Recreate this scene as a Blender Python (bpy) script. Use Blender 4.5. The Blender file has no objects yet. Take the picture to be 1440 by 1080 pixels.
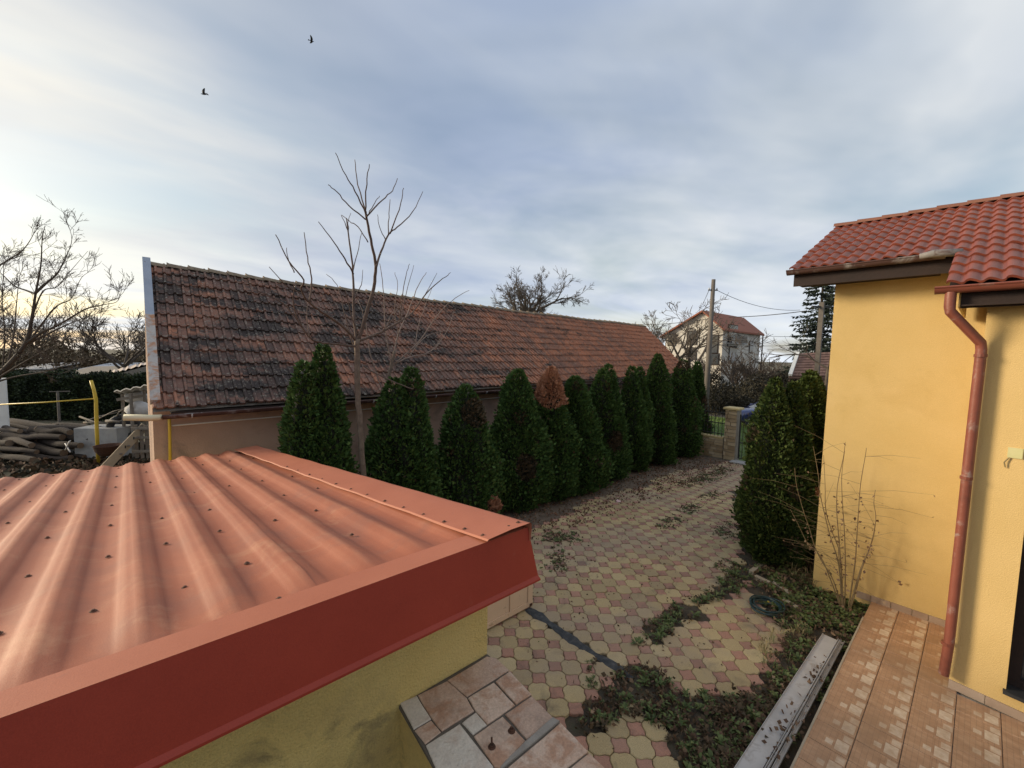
import bpy, math, random
import numpy as np
from mathutils import Vector, Matrix

random.seed(7)
rng = np.random.default_rng(11)
R_ = math.radians
scene = bpy.context.scene
col = scene.collection

# ------------------------------------------------------------------ camera, light, sky
F_PX, CX, CY, ROLL, HOR, EYE, AZX = 590.0, 720.0, 540.0, .02, 495.6, 3.6, R_(48.3)
_t = math.atan((CY - HOR) / F_PX)
_fh = np.array([math.cos(AZX), math.sin(AZX), 0.0])
_rt = np.array([math.sin(AZX), -math.cos(AZX), 0.0])
_z = np.array([0, 0, 1.0])
FW = _fh * math.cos(_t) - _z * math.sin(_t)
_up = _fh * math.sin(_t) + _z * math.cos(_t)
RT = _rt * math.cos(ROLL) + _up * math.sin(ROLL)
UP = _up * math.cos(ROLL) - _rt * math.sin(ROLL)
EYEP = np.array([0, 0, EYE])

cam_d = bpy.data.cameras.new('camera')
cam = bpy.data.objects.new('camera', cam_d)
col.objects.link(cam)
cam.matrix_world = Matrix(((RT[0], UP[0], -FW[0], 0), (RT[1], UP[1], -FW[1], 0), (RT[2], UP[2], -FW[2], EYE), (0, 0, 0, 1)))
cam_d.sensor_width = 36
cam_d.lens = F_PX / 1440 * 36
cam_d.clip_start = .05
cam_d.clip_end = 2000
scene.camera = cam

SUN_EL, SUN_LEFT = R_(17), R_(40)             # height; degrees from +Y towards -X
SD = Vector((-math.sin(SUN_LEFT) * math.cos(SUN_EL), math.cos(SUN_LEFT) * math.cos(SUN_EL), math.sin(SUN_EL)))
sl = bpy.data.lights.new('sun', 'SUN')
sl.energy = 2.9
sl.angle = R_(15)
sl.color = (1, .84, .60)
sun = bpy.data.objects.new('sun', sl)
col.objects.link(sun)
sun.rotation_euler = SD.to_track_quat('Z', 'Y').to_euler()

world = bpy.data.worlds.new('World')
scene.world = world
world.use_nodes = True
wt = world.node_tree
wt.nodes.clear()


def nd(nt, kind, inputs=None, **props):
    n = nt.nodes.new(kind)
    for k, v in props.items():
        setattr(n, k, v)
    for k, v in (inputs or {}).items():
        s = n.inputs[k]
        if hasattr(v, 'is_output'):
            nt.links.new(v, s)
        else:
            s.default_value = v
    return n


def mth(nt, op, a, b=0.0, c=0.0, clamp=False):
    n = nd(nt, 'ShaderNodeMath', {0: a, 1: b, 2: c}, operation=op)
    n.use_clamp = clamp
    return n.outputs[0]


def mixc(nt, f, a, b, blend='MIX'):
    n = nt.nodes.new('ShaderNodeMix')
    n.data_type = 'RGBA'
    n.blend_type = blend
    for s, v in ((n.inputs[0], f), (n.inputs[6], a), (n.inputs[7], b)):
        if hasattr(v, 'is_output'):
            nt.links.new(v, s)
        elif s.type == 'RGBA':
            s.default_value = (*v, 1) if len(v) == 3 else v
        else:
            s.default_value = v
    return n.outputs[2]


def ramp(nt, f, stops, mode='LINEAR'):
    n = nt.nodes.new('ShaderNodeValToRGB')
    n.color_ramp.interpolation = mode
    els = n.color_ramp.elements
    while len(els) < len(stops):
        els.new(.5)
    for e, (p, c) in zip(els, stops):
        e.position = p
        e.color = (*c, 1) if not isinstance(c, (int, float)) else (c, c, c, 1)
    if hasattr(f, 'is_output'):
        nt.links.new(f, n.inputs[0])
    return n.outputs[0]


def noise(nt, vec, scale, detail=4, rough=.55, dist=0.0):
    n = nd(nt, 'ShaderNodeTexNoise', {'Scale': scale, 'Detail': detail, 'Roughness': rough, 'Distortion': dist})
    if vec is not None:
        nt.links.new(vec, n.inputs['Vector'])
    return n.outputs[0]


def build_sky():
    nt = wt
    out = nd(nt, 'ShaderNodeOutputWorld')
    tc = nd(nt, 'ShaderNodeTexCoord')
    d = tc.outputs['Generated']
    sep = nd(nt, 'ShaderNodeSeparateXYZ', {0: d})
    zc = mth(nt, 'ADD', mth(nt, 'MAXIMUM', sep.outputs[2], 0.0), .10)
    u = mth(nt, 'DIVIDE', sep.outputs[0], zc)
    v = mth(nt, 'DIVIDE', sep.outputs[1], zc)
    p = nd(nt, 'ShaderNodeCombineXYZ', {0: u, 1: v, 2: 0.0}).outputs[0]
    rot = nd(nt, 'ShaderNodeMapping', {'Vector': p, 'Rotation': (0, 0, R_(-52)), 'Scale': (.66, 1.02, 1)}).outputs[0]
    n1 = noise(nt, rot, .60, 5, .5, .35)
    n2 = noise(nt, rot, 1.5, 4, .5, .6)
    n3 = noise(nt, rot, .22, 3, .5, .2)
    dens = mth(nt, 'ADD', mth(nt, 'MULTIPLY', n1, .55), mth(nt, 'ADD', mth(nt, 'MULTIPLY', n2, .25), mth(nt, 'MULTIPLY', n3, .45)))
    # thin cloud: bluish grey where dense and far from the sun, white where it is thin
    cl = ramp(nt, dens, [(.40, (.15, .215, .355)), (.53, (.27, .33, .445)), (.66, (.45, .49, .54)), (.82, (.66, .66, .64))])
    dot = nd(nt, 'ShaderNodeVectorMath', {0: d, 1: tuple(SD)}, operation='DOT_PRODUCT').outputs['Value']
    g = mth(nt, 'POWER', mth(nt, 'MAXIMUM', dot, 0.0), 3.2)
    glow = mixc(nt, mth(nt, 'MULTIPLY', g, .95), (0, 0, 0), (.58, .45, .20))
    cl = mixc(nt, 1.0, cl, glow, 'ADD')
    hz = mth(nt, 'POWER', mth(nt, 'SUBTRACT', 1.0, mth(nt, 'MAXIMUM', sep.outputs[2], 0.0)), 7.0)
    cl = mixc(nt, mth(nt, 'MULTIPLY', hz, .55), cl, (.74, .79, .85))
    sky = nd(nt, 'ShaderNodeTexSky')
    sky.sky_type = 'NISHITA'
    sky.sun_disc = False
    sky.sun_elevation = SUN_EL
    sky.sun_rotation = -SUN_LEFT
    sky.air_density = 1.2
    sky.dust_density = 1.5
    b1 = nd(nt, 'ShaderNodeBackground', {0: sky.outputs[0], 1: .10})
    b2 = nd(nt, 'ShaderNodeBackground', {0: cl, 1: .95})
    hole = noise(nt, nd(nt, 'ShaderNodeMapping', {'Vector': p, 'Location': (3.1, .4, 0), 'Rotation': (0, 0, R_(-52)), 'Scale': (.35, .8, 1)}).outputs[0], .62, 5, .55, .7)
    lowm = mth(nt, 'SUBTRACT', 1.0, mth(nt, 'MULTIPLY', mth(nt, 'MAXIMUM', sep.outputs[2], 0.0), 1.6), clamp=True)
    hole = mth(nt, 'ADD', hole, mth(nt, 'MULTIPLY', lowm, -.10))
    cover = ramp(nt, hole, [(.30, .30), (.48, 1.0)])
    ms = nd(nt, 'ShaderNodeMixShader', {0: cover, 1: b1.outputs[0], 2: b2.outputs[0]})
    nt.links.new(ms.outputs[0], out.inputs[0])


build_sky()
scene.view_settings.view_transform = 'Standard'
scene.view_settings.look = 'None'
scene.view_settings.exposure = .55
scene.view_settings.gamma = 1
scene.view_settings.use_curve_mapping = False

# ------------------------------------------------------------------ measuring: pixels of the 1440x1080 photograph to places


def ray(x, y):
    return FW + RT * (x - CX) / F_PX - UP * (y - CY) / F_PX


def PL(x, y, n, k):
    n = np.array(n, float)
    d = ray(x, y)
    return EYEP + d * ((k - n @ EYEP) / (n @ d))


def G(x, y, z=0.0):
    return PL(x, y, (0, 0, 1), z)


def PX(x, y, v):
    return PL(x, y, (1, 0, 0), v)


def PY(x, y, v):
    return PL(x, y, (0, 1, 0), v)


def AT(x, y, depth):
    d = ray(x, y)
    return EYEP + d * depth / (d @ _fh)


# ------------------------------------------------------------------ materials


def mat(name, cols, rough=.8, ns=3.0, rnd=0.0, bump=0.0, bs=40.0, fine=.0, metal=0.0, detail=5, spec=None, stain=None, coat=0.0):
    """noise + per-piece random -> colour ramp; stain = (colour, scale, threshold, amount)"""
    m = bpy.data.materials.new(name)
    m.use_nodes = True
    nt = m.node_tree
    b = nt.nodes['Principled BSDF']
    geo = nd(nt, 'ShaderNodeNewGeometry')
    pos = geo.outputs['Position']
    f = noise(nt, pos, ns, detail, .6)
    f = mth(nt, 'MULTIPLY_ADD', mth(nt, 'SUBTRACT', f, .5), 1.9, .5)
    if rnd:
        oi = nd(nt, 'ShaderNodeObjectInfo')
        r = mth(nt, 'FRACT', mth(nt, 'ADD', oi.outputs['Random'], geo.outputs['Random Per Island']))
        f = mth(nt, 'ADD', mth(nt, 'MULTIPLY', f, 1 - rnd), mth(nt, 'MULTIPLY', r, rnd))
    n = len(cols)
    c = ramp(nt, f, [(i / max(1, n - 1), k) for i, k in enumerate(cols)])
    if stain:
        for sc, ss, th, am in (stain if isinstance(stain, list) else [stain]):
            sn = noise(nt, pos, ss, 6, .65, .6)
            k = ramp(nt, sn, [(th - .04, 0.0), (th + .10, 1.0)])
            c = mixc(nt, mth(nt, 'MULTIPLY', k, am), c, sc)
    if fine:
        fn = noise(nt, pos, bs * 1.7, 3, .7)
        c = mixc(nt, 1.0, c, ramp(nt, fn, [(.3, 1 - fine), (.7, 1 + 0.0)]), 'MULTIPLY')
    nt.links.new(c, b.inputs['Base Color'])
    b.inputs['Roughness'].default_value = rough
    b.inputs['Metallic'].default_value = metal
    if spec is not None:
        b.inputs['Specular IOR Level'].default_value = spec
    if coat:
        b.inputs['Coat Weight'].default_value = coat
    if bump:
        bn = noise(nt, pos, bs, 4, .65)
        bp = nd(nt, 'ShaderNodeBump', {'Strength': min(1.0, bump), 'Distance': .02 * max(1, bump), 'Height': bn})
        nt.links.new(bp.outputs[0], b.inputs['Normal'])
    return m


M = {}
M['soil'] = mat('soil', [(.10, .07, .05), (.18, .135, .10), (.26, .20, .145)], .95, 6, bump=.8, bs=30, fine=.4)
M['ground'] = mat('ground_earth', [(.05, .05, .025), (.09, .08, .045), (.13, .11, .07), (.08, .09, .03)], .95, .8, bump=.6, bs=14, fine=.4)
M['joint'] = mat('joint_dirt', [(.035, .028, .02), (.07, .055, .038), (.06, .06, .03)], .95, 9, bump=.6, bs=50)
M['paver'] = mat('yellow_concrete', [(.37, .28, .17), (.48, .37, .20), (.58, .45, .24), (.64, .52, .30)], .9, 1.1, rnd=.6, bump=.5, bs=90, fine=.4,
                 stain=[((.17, .14, .10), 2.4, .60, .6), ((.40, .32, .25), .5, .5, .55)])
M['paver_red'] = mat('red_concrete', [(.34, .20, .15), (.44, .24, .175), (.52, .275, .195), (.48, .31, .235)], .9, 1.1, rnd=.6, bump=.5, bs=90, fine=.4,
                     stain=[((.14, .10, .08), 2.4, .56, .55), ((.31, .22, .18), .5, .5, .5)])
M['lawn'] = mat('lawn', [(.06, .10, .02), (.09, .15, .03), (.13, .18, .05)], .9, 2, bump=.6, bs=30, fine=.4)
M['grassblade'] = mat('grass_blade', [(.07, .12, .02), (.12, .2, .035), (.2, .24, .07)], .8, 2, rnd=.6)
M['road'] = mat('road', [(.10, .10, .10), (.15, .14, .13)], .9, 1.0, bump=.3, bs=60)
M['stucco'] = mat('ochre_stucco', [(.64, .45, .175), (.70, .505, .215), (.75, .55, .255)], .9, .9, bump=.6, bs=140, fine=.2, stain=[((.58, .385, .135), 1.6, .58, .25), ((.50, .36, .16), 5, .66, .3)])
M['stucco_b'] = mat('pale_ochre_stucco', [(.62, .43, .17), (.67, .47, .2), (.70, .50, .23)], .9, .8, bump=.45, bs=120, fine=.12)
M['plaster'] = mat('pink_plaster', [(.30, .2, .15), (.38, .26, .20), (.42, .30, .23)], .95, 1.2, bump=.4, bs=40, stain=((.10, .085, .075), 1.1, .58, .6))
M['brownwood'] = mat('brown_stained_wood', [(.014, .007, .006), (.026, .012, .009)], .8, 5, bump=.2, bs=30)
M['copper'] = mat('brown_red_gutter_paint', [(.17, .05, .032), (.22, .065, .042)], .4, 4, stain=((.33, .27, .23), 9, .63, .5))
M['pipe_paint'] = mat('flaking_pipe_paint', [(.19, .055, .035), (.25, .075, .048)], .45, 4, bump=.15, bs=40, stain=[((.36, .31, .28), 5.5, .60, .75), ((.10, .035, .025), 3, .58, .5)])
M['gutter_worn'] = mat('worn_gutter_paint', [(.055, .027, .022), (.09, .042, .033)], .55, 5, stain=[((.30, .28, .27), 3.2, .58, .85)])
M['housetile'] = mat('glazed_red_tile', [(.165, .038, .021), (.225, .052, .027), (.285, .072, .036)], .55, 1.4, rnd=.45, bump=.12, bs=60, fine=.15, stain=((.15, .06, .04), 6, .6, .5))
M['ridgetile'] = mat('brown_ridge_tile', [(.16, .06, .035), (.24, .10, .06)], .7, 2, rnd=.4, bump=.2, bs=40)
M['plinth'] = mat('plinth_tile', [(.22, .15, .11), (.33, .24, .18), (.40, .32, .26)], .7, 6, rnd=.5, bump=.2, bs=40)
M['canopy'] = mat('salmon_sheet_paint', [(.32, .098, .053), (.385, .125, .067), (.45, .16, .088)], .6, 1.6, bump=.10, bs=160, fine=.25, spec=.35,
                  stain=[((.30, .115, .075), 2.0, .56, .6), ((.55, .30, .18), 3.1, .60, .35), ((.26, .12, .09), 24, .66, .5)])
M['canopy_flash'] = mat('salmon_flashing_paint', [(.42, .135, .074), (.49, .17, .096)], .55, 2.2, bump=.08, bs=160, fine=.2, spec=.35, stain=((.30, .13, .09), 14, .66, .4))
M['fascia'] = mat('shaded_red_fascia', [(.29, .036, .020), (.36, .048, .026)], .5, 2.5, bump=.06, bs=120, fine=.2, spec=.3, stain=((.36, .12, .08), 7, .68, .35))  # deeper red than the flashing: the face's shade is put into the colour
M['screw'] = mat('rusty_screw', [(.06, .03, .02), (.16, .07, .04)], .8, 40)
M['cap'] = mat('travertine', [(.42, .29, .215), (.55, .38, .28), (.66, .48, .36), (.60, .50, .41)], .75, 4.5, rnd=.6, bump=.5, bs=45, fine=.28,
               stain=[((.40, .18, .085), 6.5, .52, .65), ((.30, .22, .17), 3.0, .54, .5), ((.13, .09, .07), 55, .67, .7)])
M['cap_white'] = mat('white_travertine', [(.50, .43, .36), (.62, .55, .46), (.69, .62, .53)], .75, 8, bump=.5, bs=45, fine=.2, stain=[((.16, .13, .11), 60, .66, .8), ((.46, .33, .25), 5, .55, .5)])
M['mortar'] = mat('mortar', [(.22, .19, .16), (.34, .31, .27)], .95, 9, bump=.5, bs=60)
M['darkmortar'] = mat('grimy_mortar', [(.08, .065, .05), (.15, .125, .10)], .95, 9, bump=.5, bs=60)
M['rust'] = mat('rusty_iron', [(.035, .018, .012), (.10, .04, .02)], .9, 30, bump=.4, bs=80)
M['beige'] = mat('beige_enamel', [(.62, .45, .31), (.68, .51, .36)], .45, 3, stain=((.16, .06, .02), 8, .66, .8))
M['tar'] = mat('tar_strip', [(.018, .022, .026), (.04, .045, .05), (.10, .10, .10)], .8, 14, bump=.6, bs=50)
M['galv'] = mat('grey_galvanised', [(.36, .35, .34), (.46, .45, .44), (.52, .51, .50)], .5, 3, metal=.15, stain=((.2, .16, .13), 6, .6, .6))
M['bluesheet'] = mat('blue_grey_sheet', [(.25, .29, .36), (.33, .37, .44)], .55, 3, metal=.1, stain=((.30, .26, .24), 7, .64, .5))
M['peel'] = mat('peeling_white_paint', [(.38, .35, .33), (.48, .45, .42)], .8, 5, bump=.5, bs=30, stain=[((.40, .17, .07), 6.5, .52, .9), ((.25, .2, .17), 11, .58, .6)])
M['hose'] = mat('green_hose', [(.012, .032, .035), (.022, .055, .055)], .35, 6)
M['bark'] = mat('grey_bark', [(.09, .065, .05), (.15, .11, .085), (.21, .165, .13)], .9, 12, bump=.6, bs=60)
M['twig'] = mat('brown_twig', [(.065, .042, .033), (.105, .07, .055), (.14, .098, .08)], .85, 9)
M['stem'] = mat('olive_stem', [(.12, .085, .045), (.19, .135, .07), (.23, .17, .09)], .85, 9)
M['wornmetal'] = mat('worn_grey_metal', [(.16, .15, .145), (.24, .22, .21)], .7, 8, stain=((.09, .05, .04), 9, .56, .8))
M['ridgeclay'] = mat('lichened_ridge_clay', [(.13, .10, .075), (.22, .17, .12), (.30, .25, .18)], .95, 7, rnd=.4, bump=.4, bs=40, stain=((.06, .05, .045), 9, .55, .7))
M['dark_twig'] = mat('dark_twig', [(.045, .035, .03), (.085, .065, .05)], .9, 5)
M['far_twig'] = mat('far_twig', [(.07, .055, .045), (.12, .095, .075)], .9, 2)
M['thuja'] = mat('thuja_green', [(.015, .032, .009), (.034, .072, .016), (.064, .122, .026), (.125, .175, .05)], .75, 2.6, rnd=.6, spec=.3)
M['thuja_yellow'] = mat('yellowish_thuja_green', [(.014, .027, .007), (.032, .056, .011), (.060, .088, .018), (.115, .132, .036)], .75, 2.6, rnd=.6, spec=.3)
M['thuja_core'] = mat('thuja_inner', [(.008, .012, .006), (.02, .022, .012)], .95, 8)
M['dead'] = mat('dead_foliage', [(.26, .11, .06), (.40, .185, .105), (.50, .27, .17)], .85, 6, rnd=.6)
M['darkscrub'] = mat('dark_scrub_leaf', [(.012, .011, .006), (.026, .022, .012), (.045, .038, .02)], .85, 3, rnd=.6)
M['paletwig'] = mat('pale_twig', [(.15, .105, .085), (.22, .165, .14), (.28, .22, .19)], .85, 9)
M['browned'] = mat('browned_foliage', [(.035, .030, .014), (.07, .047, .023), (.11, .07, .034)], .85, 6, rnd=.6)
M['hedge'] = mat('hedge_leaf', [(.006, .011, .005), (.012, .022, .008), (.028, .045, .012), (.07, .09, .022)], .7, 1.5, rnd=.6)
M['needle'] = mat('spruce_needle', [(.012, .02, .014), (.022, .036, .024), (.035, .05, .035)], .8, 2, rnd=.6)
M['weed'] = mat('weed_leaf', [(.035, .05, .015), (.07, .10, .027), (.11, .145, .042), (.18, .19, .075)], .75, 3, rnd=.65)
M['weed_fresh'] = mat('fresh_weed_leaf', [(.035, .055, .014), (.07, .11, .025), (.12, .16, .045)], .7, 3, rnd=.65)
M['redleaf'] = mat('reddish_litter', [(.11, .05, .03), (.19, .09, .055), (.26, .14, .085)], .9, 3, rnd=.7)
M['deadleaf'] = mat('dead_leaf', [(.06, .035, .025), (.13, .075, .048), (.21, .13, .08), (.30, .21, .13)], .85, 3, rnd=.7)
M['straw'] = mat('dry_grass', [(.20, .15, .07), (.30, .24, .11), (.24, .22, .09)], .85, 3, rnd=.6)
M['concrete'] = mat('grey_concrete', [(.26, .26, .26), (.36, .36, .36), (.42, .42, .41)], .9, 3, bump=.4, bs=30, fine=.15)
M['log'] = mat('weathered_log', [(.022, .017, .014), (.045, .033, .027), (.075, .058, .048)], .95, 4, rnd=.5, bump=.7, bs=25)
M['logend'] = mat('log_end', [(.13, .09, .06), (.20, .145, .10)], .9, 14, rnd=.4)
M['yellowpaint'] = mat('yellow_paint', [(.50, .34, .03), (.62, .44, .05)], .5, 4, stain=((.2, .1, .04), 9, .66, .8))
M['white'] = mat('white_paint', [(.62, .62, .60), (.74, .74, .72)], .7, 3)
M['cream'] = mat('cream_plastic', [(.58, .52, .34), (.64, .58, .40)], .5, 3)
M['tarp'] = mat('white_sacking', [(.42, .41, .40), (.58, .57, .56)], .8, 3, bump=.4, bs=12)
M['greywood'] = mat('grey_wood', [(.14, .12, .10), (.24, .21, .18)], .9, 8, bump=.4, bs=30)
M['palewood'] = mat('pale_wood', [(.34, .28, .20), (.46, .38, .28)], .85, 8)
M['blackrubber'] = mat('black_rubber', [(.012, .013, .015), (.03, .03, .033)], .7, 5)
M['whitewall'] = mat('old_white_render', [(.42, .39, .35), (.56, .53, .48), (.62, .59, .54)], .95, .5, stain=((.30, .24, .19), .35, .55, .6))
M['farroof'] = mat('far_red_roof', [(.20, .06, .035), (.30, .10, .055)], .8, .5, rnd=.5)
M['farbrown'] = mat('old_brown_tile', [(.12, .065, .05), (.20, .11, .085), (.26, .15, .11)], .9, 1.5, rnd=.6)
M['glass'] = mat('window_glass', [(.02, .025, .03), (.04, .045, .05)], .08, 1, spec=.8)
M['wfield'] = mat('stone_cladding', [(.24, .17, .10), (.42, .33, .21), (.58, .49, .36)], .9, 5, rnd=.8, bump=.5, bs=40)
M['capstone'] = mat('cap_stone', [(.45, .35, .16), (.52, .42, .22)], .85, 4)
M['iron'] = mat('black_iron', [(.012, .012, .013), (.03, .028, .026)], .5, 6)
M['carpaint'] = mat('blue_car_paint', [(.022, .035, .12), (.028, .045, .15)], .25, 1, coat=.8, metal=.3)
M['chrome'] = mat('alloy', [(.4, .4, .42), (.5, .5, .52)], .3, 3, metal=.8)
M['lampglass'] = mat('lamp_glass', [(.5, .5, .5), (.6, .6, .6)], .15, 3)
M['redlamp'] = mat('red_lamp', [(.25, .01, .01), (.3, .02, .02)], .2, 3)
M['wire'] = mat('black_wire', [(.02, .02, .02), (.03, .03, .03)], .6, 3)
M['bird'] = mat('black_feather', [(.008, .008, .01), (.018, .018, .02)], .6, 20)
M['litter'] = mat('paper_litter', [(.55, .2, .2), (.7, .66, .64)], .7, 30)
M['edging'] = mat('edging_concrete', [(.30, .25, .18), (.42, .36, .27)], .9, 5, bump=.4, bs=40)
M['polecon'] = mat('pole_concrete', [(.10, .085, .075), (.16, .14, .12)], .9, 3, bump=.3, bs=20)
M['patch'] = mat('pale_green_cover', [(.50, .47, .22), (.58, .54, .30)], .7, 8)


def barn_tile_material():
    m = bpy.data.materials.new('old_clay_tile')
    m.use_nodes = True
    nt = m.node_tree
    b = nt.nodes['Principled BSDF']
    geo = nd(nt, 'ShaderNodeNewGeometry')
    oi = nd(nt, 'ShaderNodeObjectInfo')
    pos = geo.outputs['Position']
    r = mth(nt, 'FRACT', mth(nt, 'ADD', oi.outputs['Random'], geo.outputs['Random Per Island']))
    sx = nd(nt, 'ShaderNodeSeparateXYZ', {0: pos})
    east = mth(nt, 'MULTIPLY', mth(nt, 'SUBTRACT', sx.outputs[0], 5.0), .055, clamp=True)
    big = noise(nt, pos, .55, 3, .55)
    f = mth(nt, 'ADD', mth(nt, 'MULTIPLY', r, .62), mth(nt, 'MULTIPLY_ADD', big, .9, -.27))
    f = mth(nt, 'ADD', f, mth(nt, 'MULTIPLY_ADD', east, .72, -.02))
    c = ramp(nt, f, [(.05, (.085, .055, .047)), (.28, (.18, .10, .078)), (.52, (.26, .13, .09)), (.75, (.36, .155, .092)), (1.0, (.46, .19, .105))])
    # lichen and soot: patches that run along the courses
    mp = nd(nt, 'ShaderNodeMapping', {'Vector': pos, 'Scale': (.9, 2.4, 2.4)}).outputs[0]
    ln = noise(nt, mp, .8, 6, .62, .4)
    lf = mth(nt, 'SUBTRACT', mth(nt, 'ADD', ln, mth(nt, 'MULTIPLY', r, .16)), mth(nt, 'MULTIPLY_ADD', east, .30, .03))
    c = mixc(nt, ramp(nt, lf, [(.53, 0.0), (.63, .93)]), c, (.030, .027, .027))
    sp = noise(nt, pos, 17, 5, .7)
    c = mixc(nt, ramp(nt, sp, [(.55, 0.0), (.64, .8)]), c, (.30, .27, .22))
    sp2 = noise(nt, pos, 11, 5, .7, .5)
    c = mixc(nt, ramp(nt, sp2, [(.53, 0.0), (.64, .75)]), c, (.05, .04, .035))
    nt.links.new(c, b.inputs['Base Color'])
    b.inputs['Roughness'].default_value = .9
    bp = nd(nt, 'ShaderNodeBump', {'Strength': .4, 'Distance': .01, 'Height': noise(nt, pos, 60, 4, .65)})
    nt.links.new(bp.outputs[0], b.inputs['Normal'])
    return m


def mosaic_material():
    """terrace tiles: orange stoneware with a printed mosaic whose pale stones lie along one side"""
    m = bpy.data.materials.new('printed_mosaic_tile')
    m.use_nodes = True
    nt = m.node_tree
    b = nt.nodes['Principled BSDF']
    geo = nd(nt, 'ShaderNodeNewGeometry')
    pos = geo.outputs['Position']
    s = nd(nt, 'ShaderNodeSeparateXYZ', {0: pos})
    P = .30

    def fr(v, off):
        return mth(nt, 'FRACT', mth(nt, 'DIVIDE', mth(nt, 'ADD', v, off), P))
    fx = fr(s.outputs[0], 30.0)
    fy = fr(s.outputs[1], 30.0 + .048)

    def box(x0, x1, y0, y1):
        a = mth(nt, 'MULTIPLY', mth(nt, 'GREATER_THAN', fx, x0), mth(nt, 'LESS_THAN', fx, x1))
        c = mth(nt, 'MULTIPLY', mth(nt, 'GREATER_THAN', fy, y0), mth(nt, 'LESS_THAN', fy, y1))
        return mth(nt, 'MULTIPLY', a, c)
    cell = nd(nt, 'ShaderNodeVectorMath', {0: pos, 1: (P, P, 1)}, operation='DIVIDE')
    wn = nd(nt, 'ShaderNodeTexWhiteNoise', {'Vector': nd(nt, 'ShaderNodeVectorMath', {0: cell.outputs[0]}, operation='FLOOR').outputs[0]})
    brick = nd(nt, 'ShaderNodeTexBrick', {'Vector': pos, 'Color1': (.43, .245, .14, 1), 'Color2': (.51, .305, .18, 1), 'Mortar': (.25, .15, .09, 1), 'Scale': 1.0,
                                          'Mortar Size': .002, 'Brick Width': .075, 'Row Height': .0375, 'Bias': 0.0})
    st = noise(nt, nd(nt, 'ShaderNodeMapping', {'Vector': pos, 'Scale': (9, 2.2, 1)}).outputs[0], 2.0, 5, .6)
    base = mixc(nt, .55, brick.outputs[0], ramp(nt, st, [(.3, (.29, .165, .095)), (.5, (.41, .245, .145)), (.72, (.54, .36, .23))]))
    pale = ramp(nt, noise(nt, pos, 22, 4, .6), [(.35, (.55, .41, .28)), (.65, (.70, .58, .44))])
    k = box(.12, .60, .06, .36)
    k2 = box(.64, .92, .03, .24)
    k3 = box(.20, .42, .42, .60)
    kk = mth(nt, 'ADD', mth(nt, 'ADD', k, mth(nt, 'MULTIPLY', k2, .8)), mth(nt, 'MULTIPLY', k3, .85), clamp=True)
    edge = mth(nt, 'ADD', box(.10, .12, .04, .38), mth(nt, 'ADD', box(.60, .64, .02, .38), box(.12, .92, .36, .39)), clamp=True)
    c = mixc(nt, mth(nt, 'MULTIPLY', kk, .9), base, pale)
    c = mixc(nt, mth(nt, 'MULTIPLY', edge, .35), c, (.22, .11, .06))
    dirt = ramp(nt, noise(nt, pos, 1.3, 6, .65, .5), [(.43, 0.0), (.66, .8)])
    c = mixc(nt, dirt, c, (.27, .165, .10))
    nt.links.new(c, b.inputs['Base Color'])
    b.inputs['Roughness'].default_value = .5
    bp = nd(nt, 'ShaderNodeBump', {'Strength': .15, 'Distance': .005, 'Height': noise(nt, pos, 60, 4, .65)})
    nt.links.new(bp.outputs[0], b.inputs['Normal'])
    return m


def shed_wall_material():
    m = mat('ochre_shed_stucco', [(.70, .50, .165), (.78, .58, .21), (.82, .64, .27)], .95, 1.2, bump=1.0, bs=75, fine=.25,
            stain=[((.13, .105, .06), 2.1, .60, .8), ((.38, .28, .14), .8, .55, .5)])
    return m


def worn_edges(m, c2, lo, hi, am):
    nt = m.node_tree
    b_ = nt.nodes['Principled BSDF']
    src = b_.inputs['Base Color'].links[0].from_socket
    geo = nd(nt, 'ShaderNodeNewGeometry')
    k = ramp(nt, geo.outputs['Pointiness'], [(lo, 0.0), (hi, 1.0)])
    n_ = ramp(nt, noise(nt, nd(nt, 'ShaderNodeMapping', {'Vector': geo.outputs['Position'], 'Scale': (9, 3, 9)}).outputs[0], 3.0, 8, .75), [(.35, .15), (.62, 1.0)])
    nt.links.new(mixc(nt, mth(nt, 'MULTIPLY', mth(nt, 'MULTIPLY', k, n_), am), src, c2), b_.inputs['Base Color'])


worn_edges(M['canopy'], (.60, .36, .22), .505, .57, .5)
M['barntile'] = barn_tile_material()
M['mosaic'] = mosaic_material()
M['shedwall'] = shed_wall_material()

# ------------------------------------------------------------------ mesh helpers


def mesh_from(name, V, F, mats, smooth=False, midx=None):
    me = bpy.data.meshes.new(name)
    V = np.asarray(V, dtype=np.float64)
    if isinstance(F, np.ndarray) and F.ndim == 2:
        n, k = F.shape
        me.vertices.add(len(V))
        me.vertices.foreach_set('co', V.astype(np.float32).ravel())
        me.loops.add(n * k)
        me.loops.foreach_set('vertex_index', F.astype(np.int32).ravel())
        me.polygons.add(n)
        me.polygons.foreach_set('loop_start', np.arange(0, n * k, k, dtype=np.int32))
        me.polygons.foreach_set('loop_total', np.full(n, k, dtype=np.int32))
    else:
        me.from_pydata([tuple(v) for v in V], [], [tuple(f) for f in F])
    for m in (mats if isinstance(mats, (list, tuple)) else [mats]):
        me.materials.append(M[m] if isinstance(m, str) else m)
    if midx is not None:
        me.polygons.foreach_set('material_index', np.asarray(midx, dtype=np.int32))
    if smooth:
        me.polygons.foreach_set('use_smooth', np.ones(len(me.polygons), dtype=bool))
    me.update(calc_edges=True)
    me.validate()
    return me


def link(name, me, parent=None, loc=(0, 0, 0), **tags):
    o = bpy.data.objects.new(name, me)
    col.objects.link(o)
    if parent is not None:
        o.parent = parent
    o.location = tuple(float(v) for v in loc)
    for k, v in tags.items():
        if v is not None:
            o[k] = v
    return o


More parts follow.
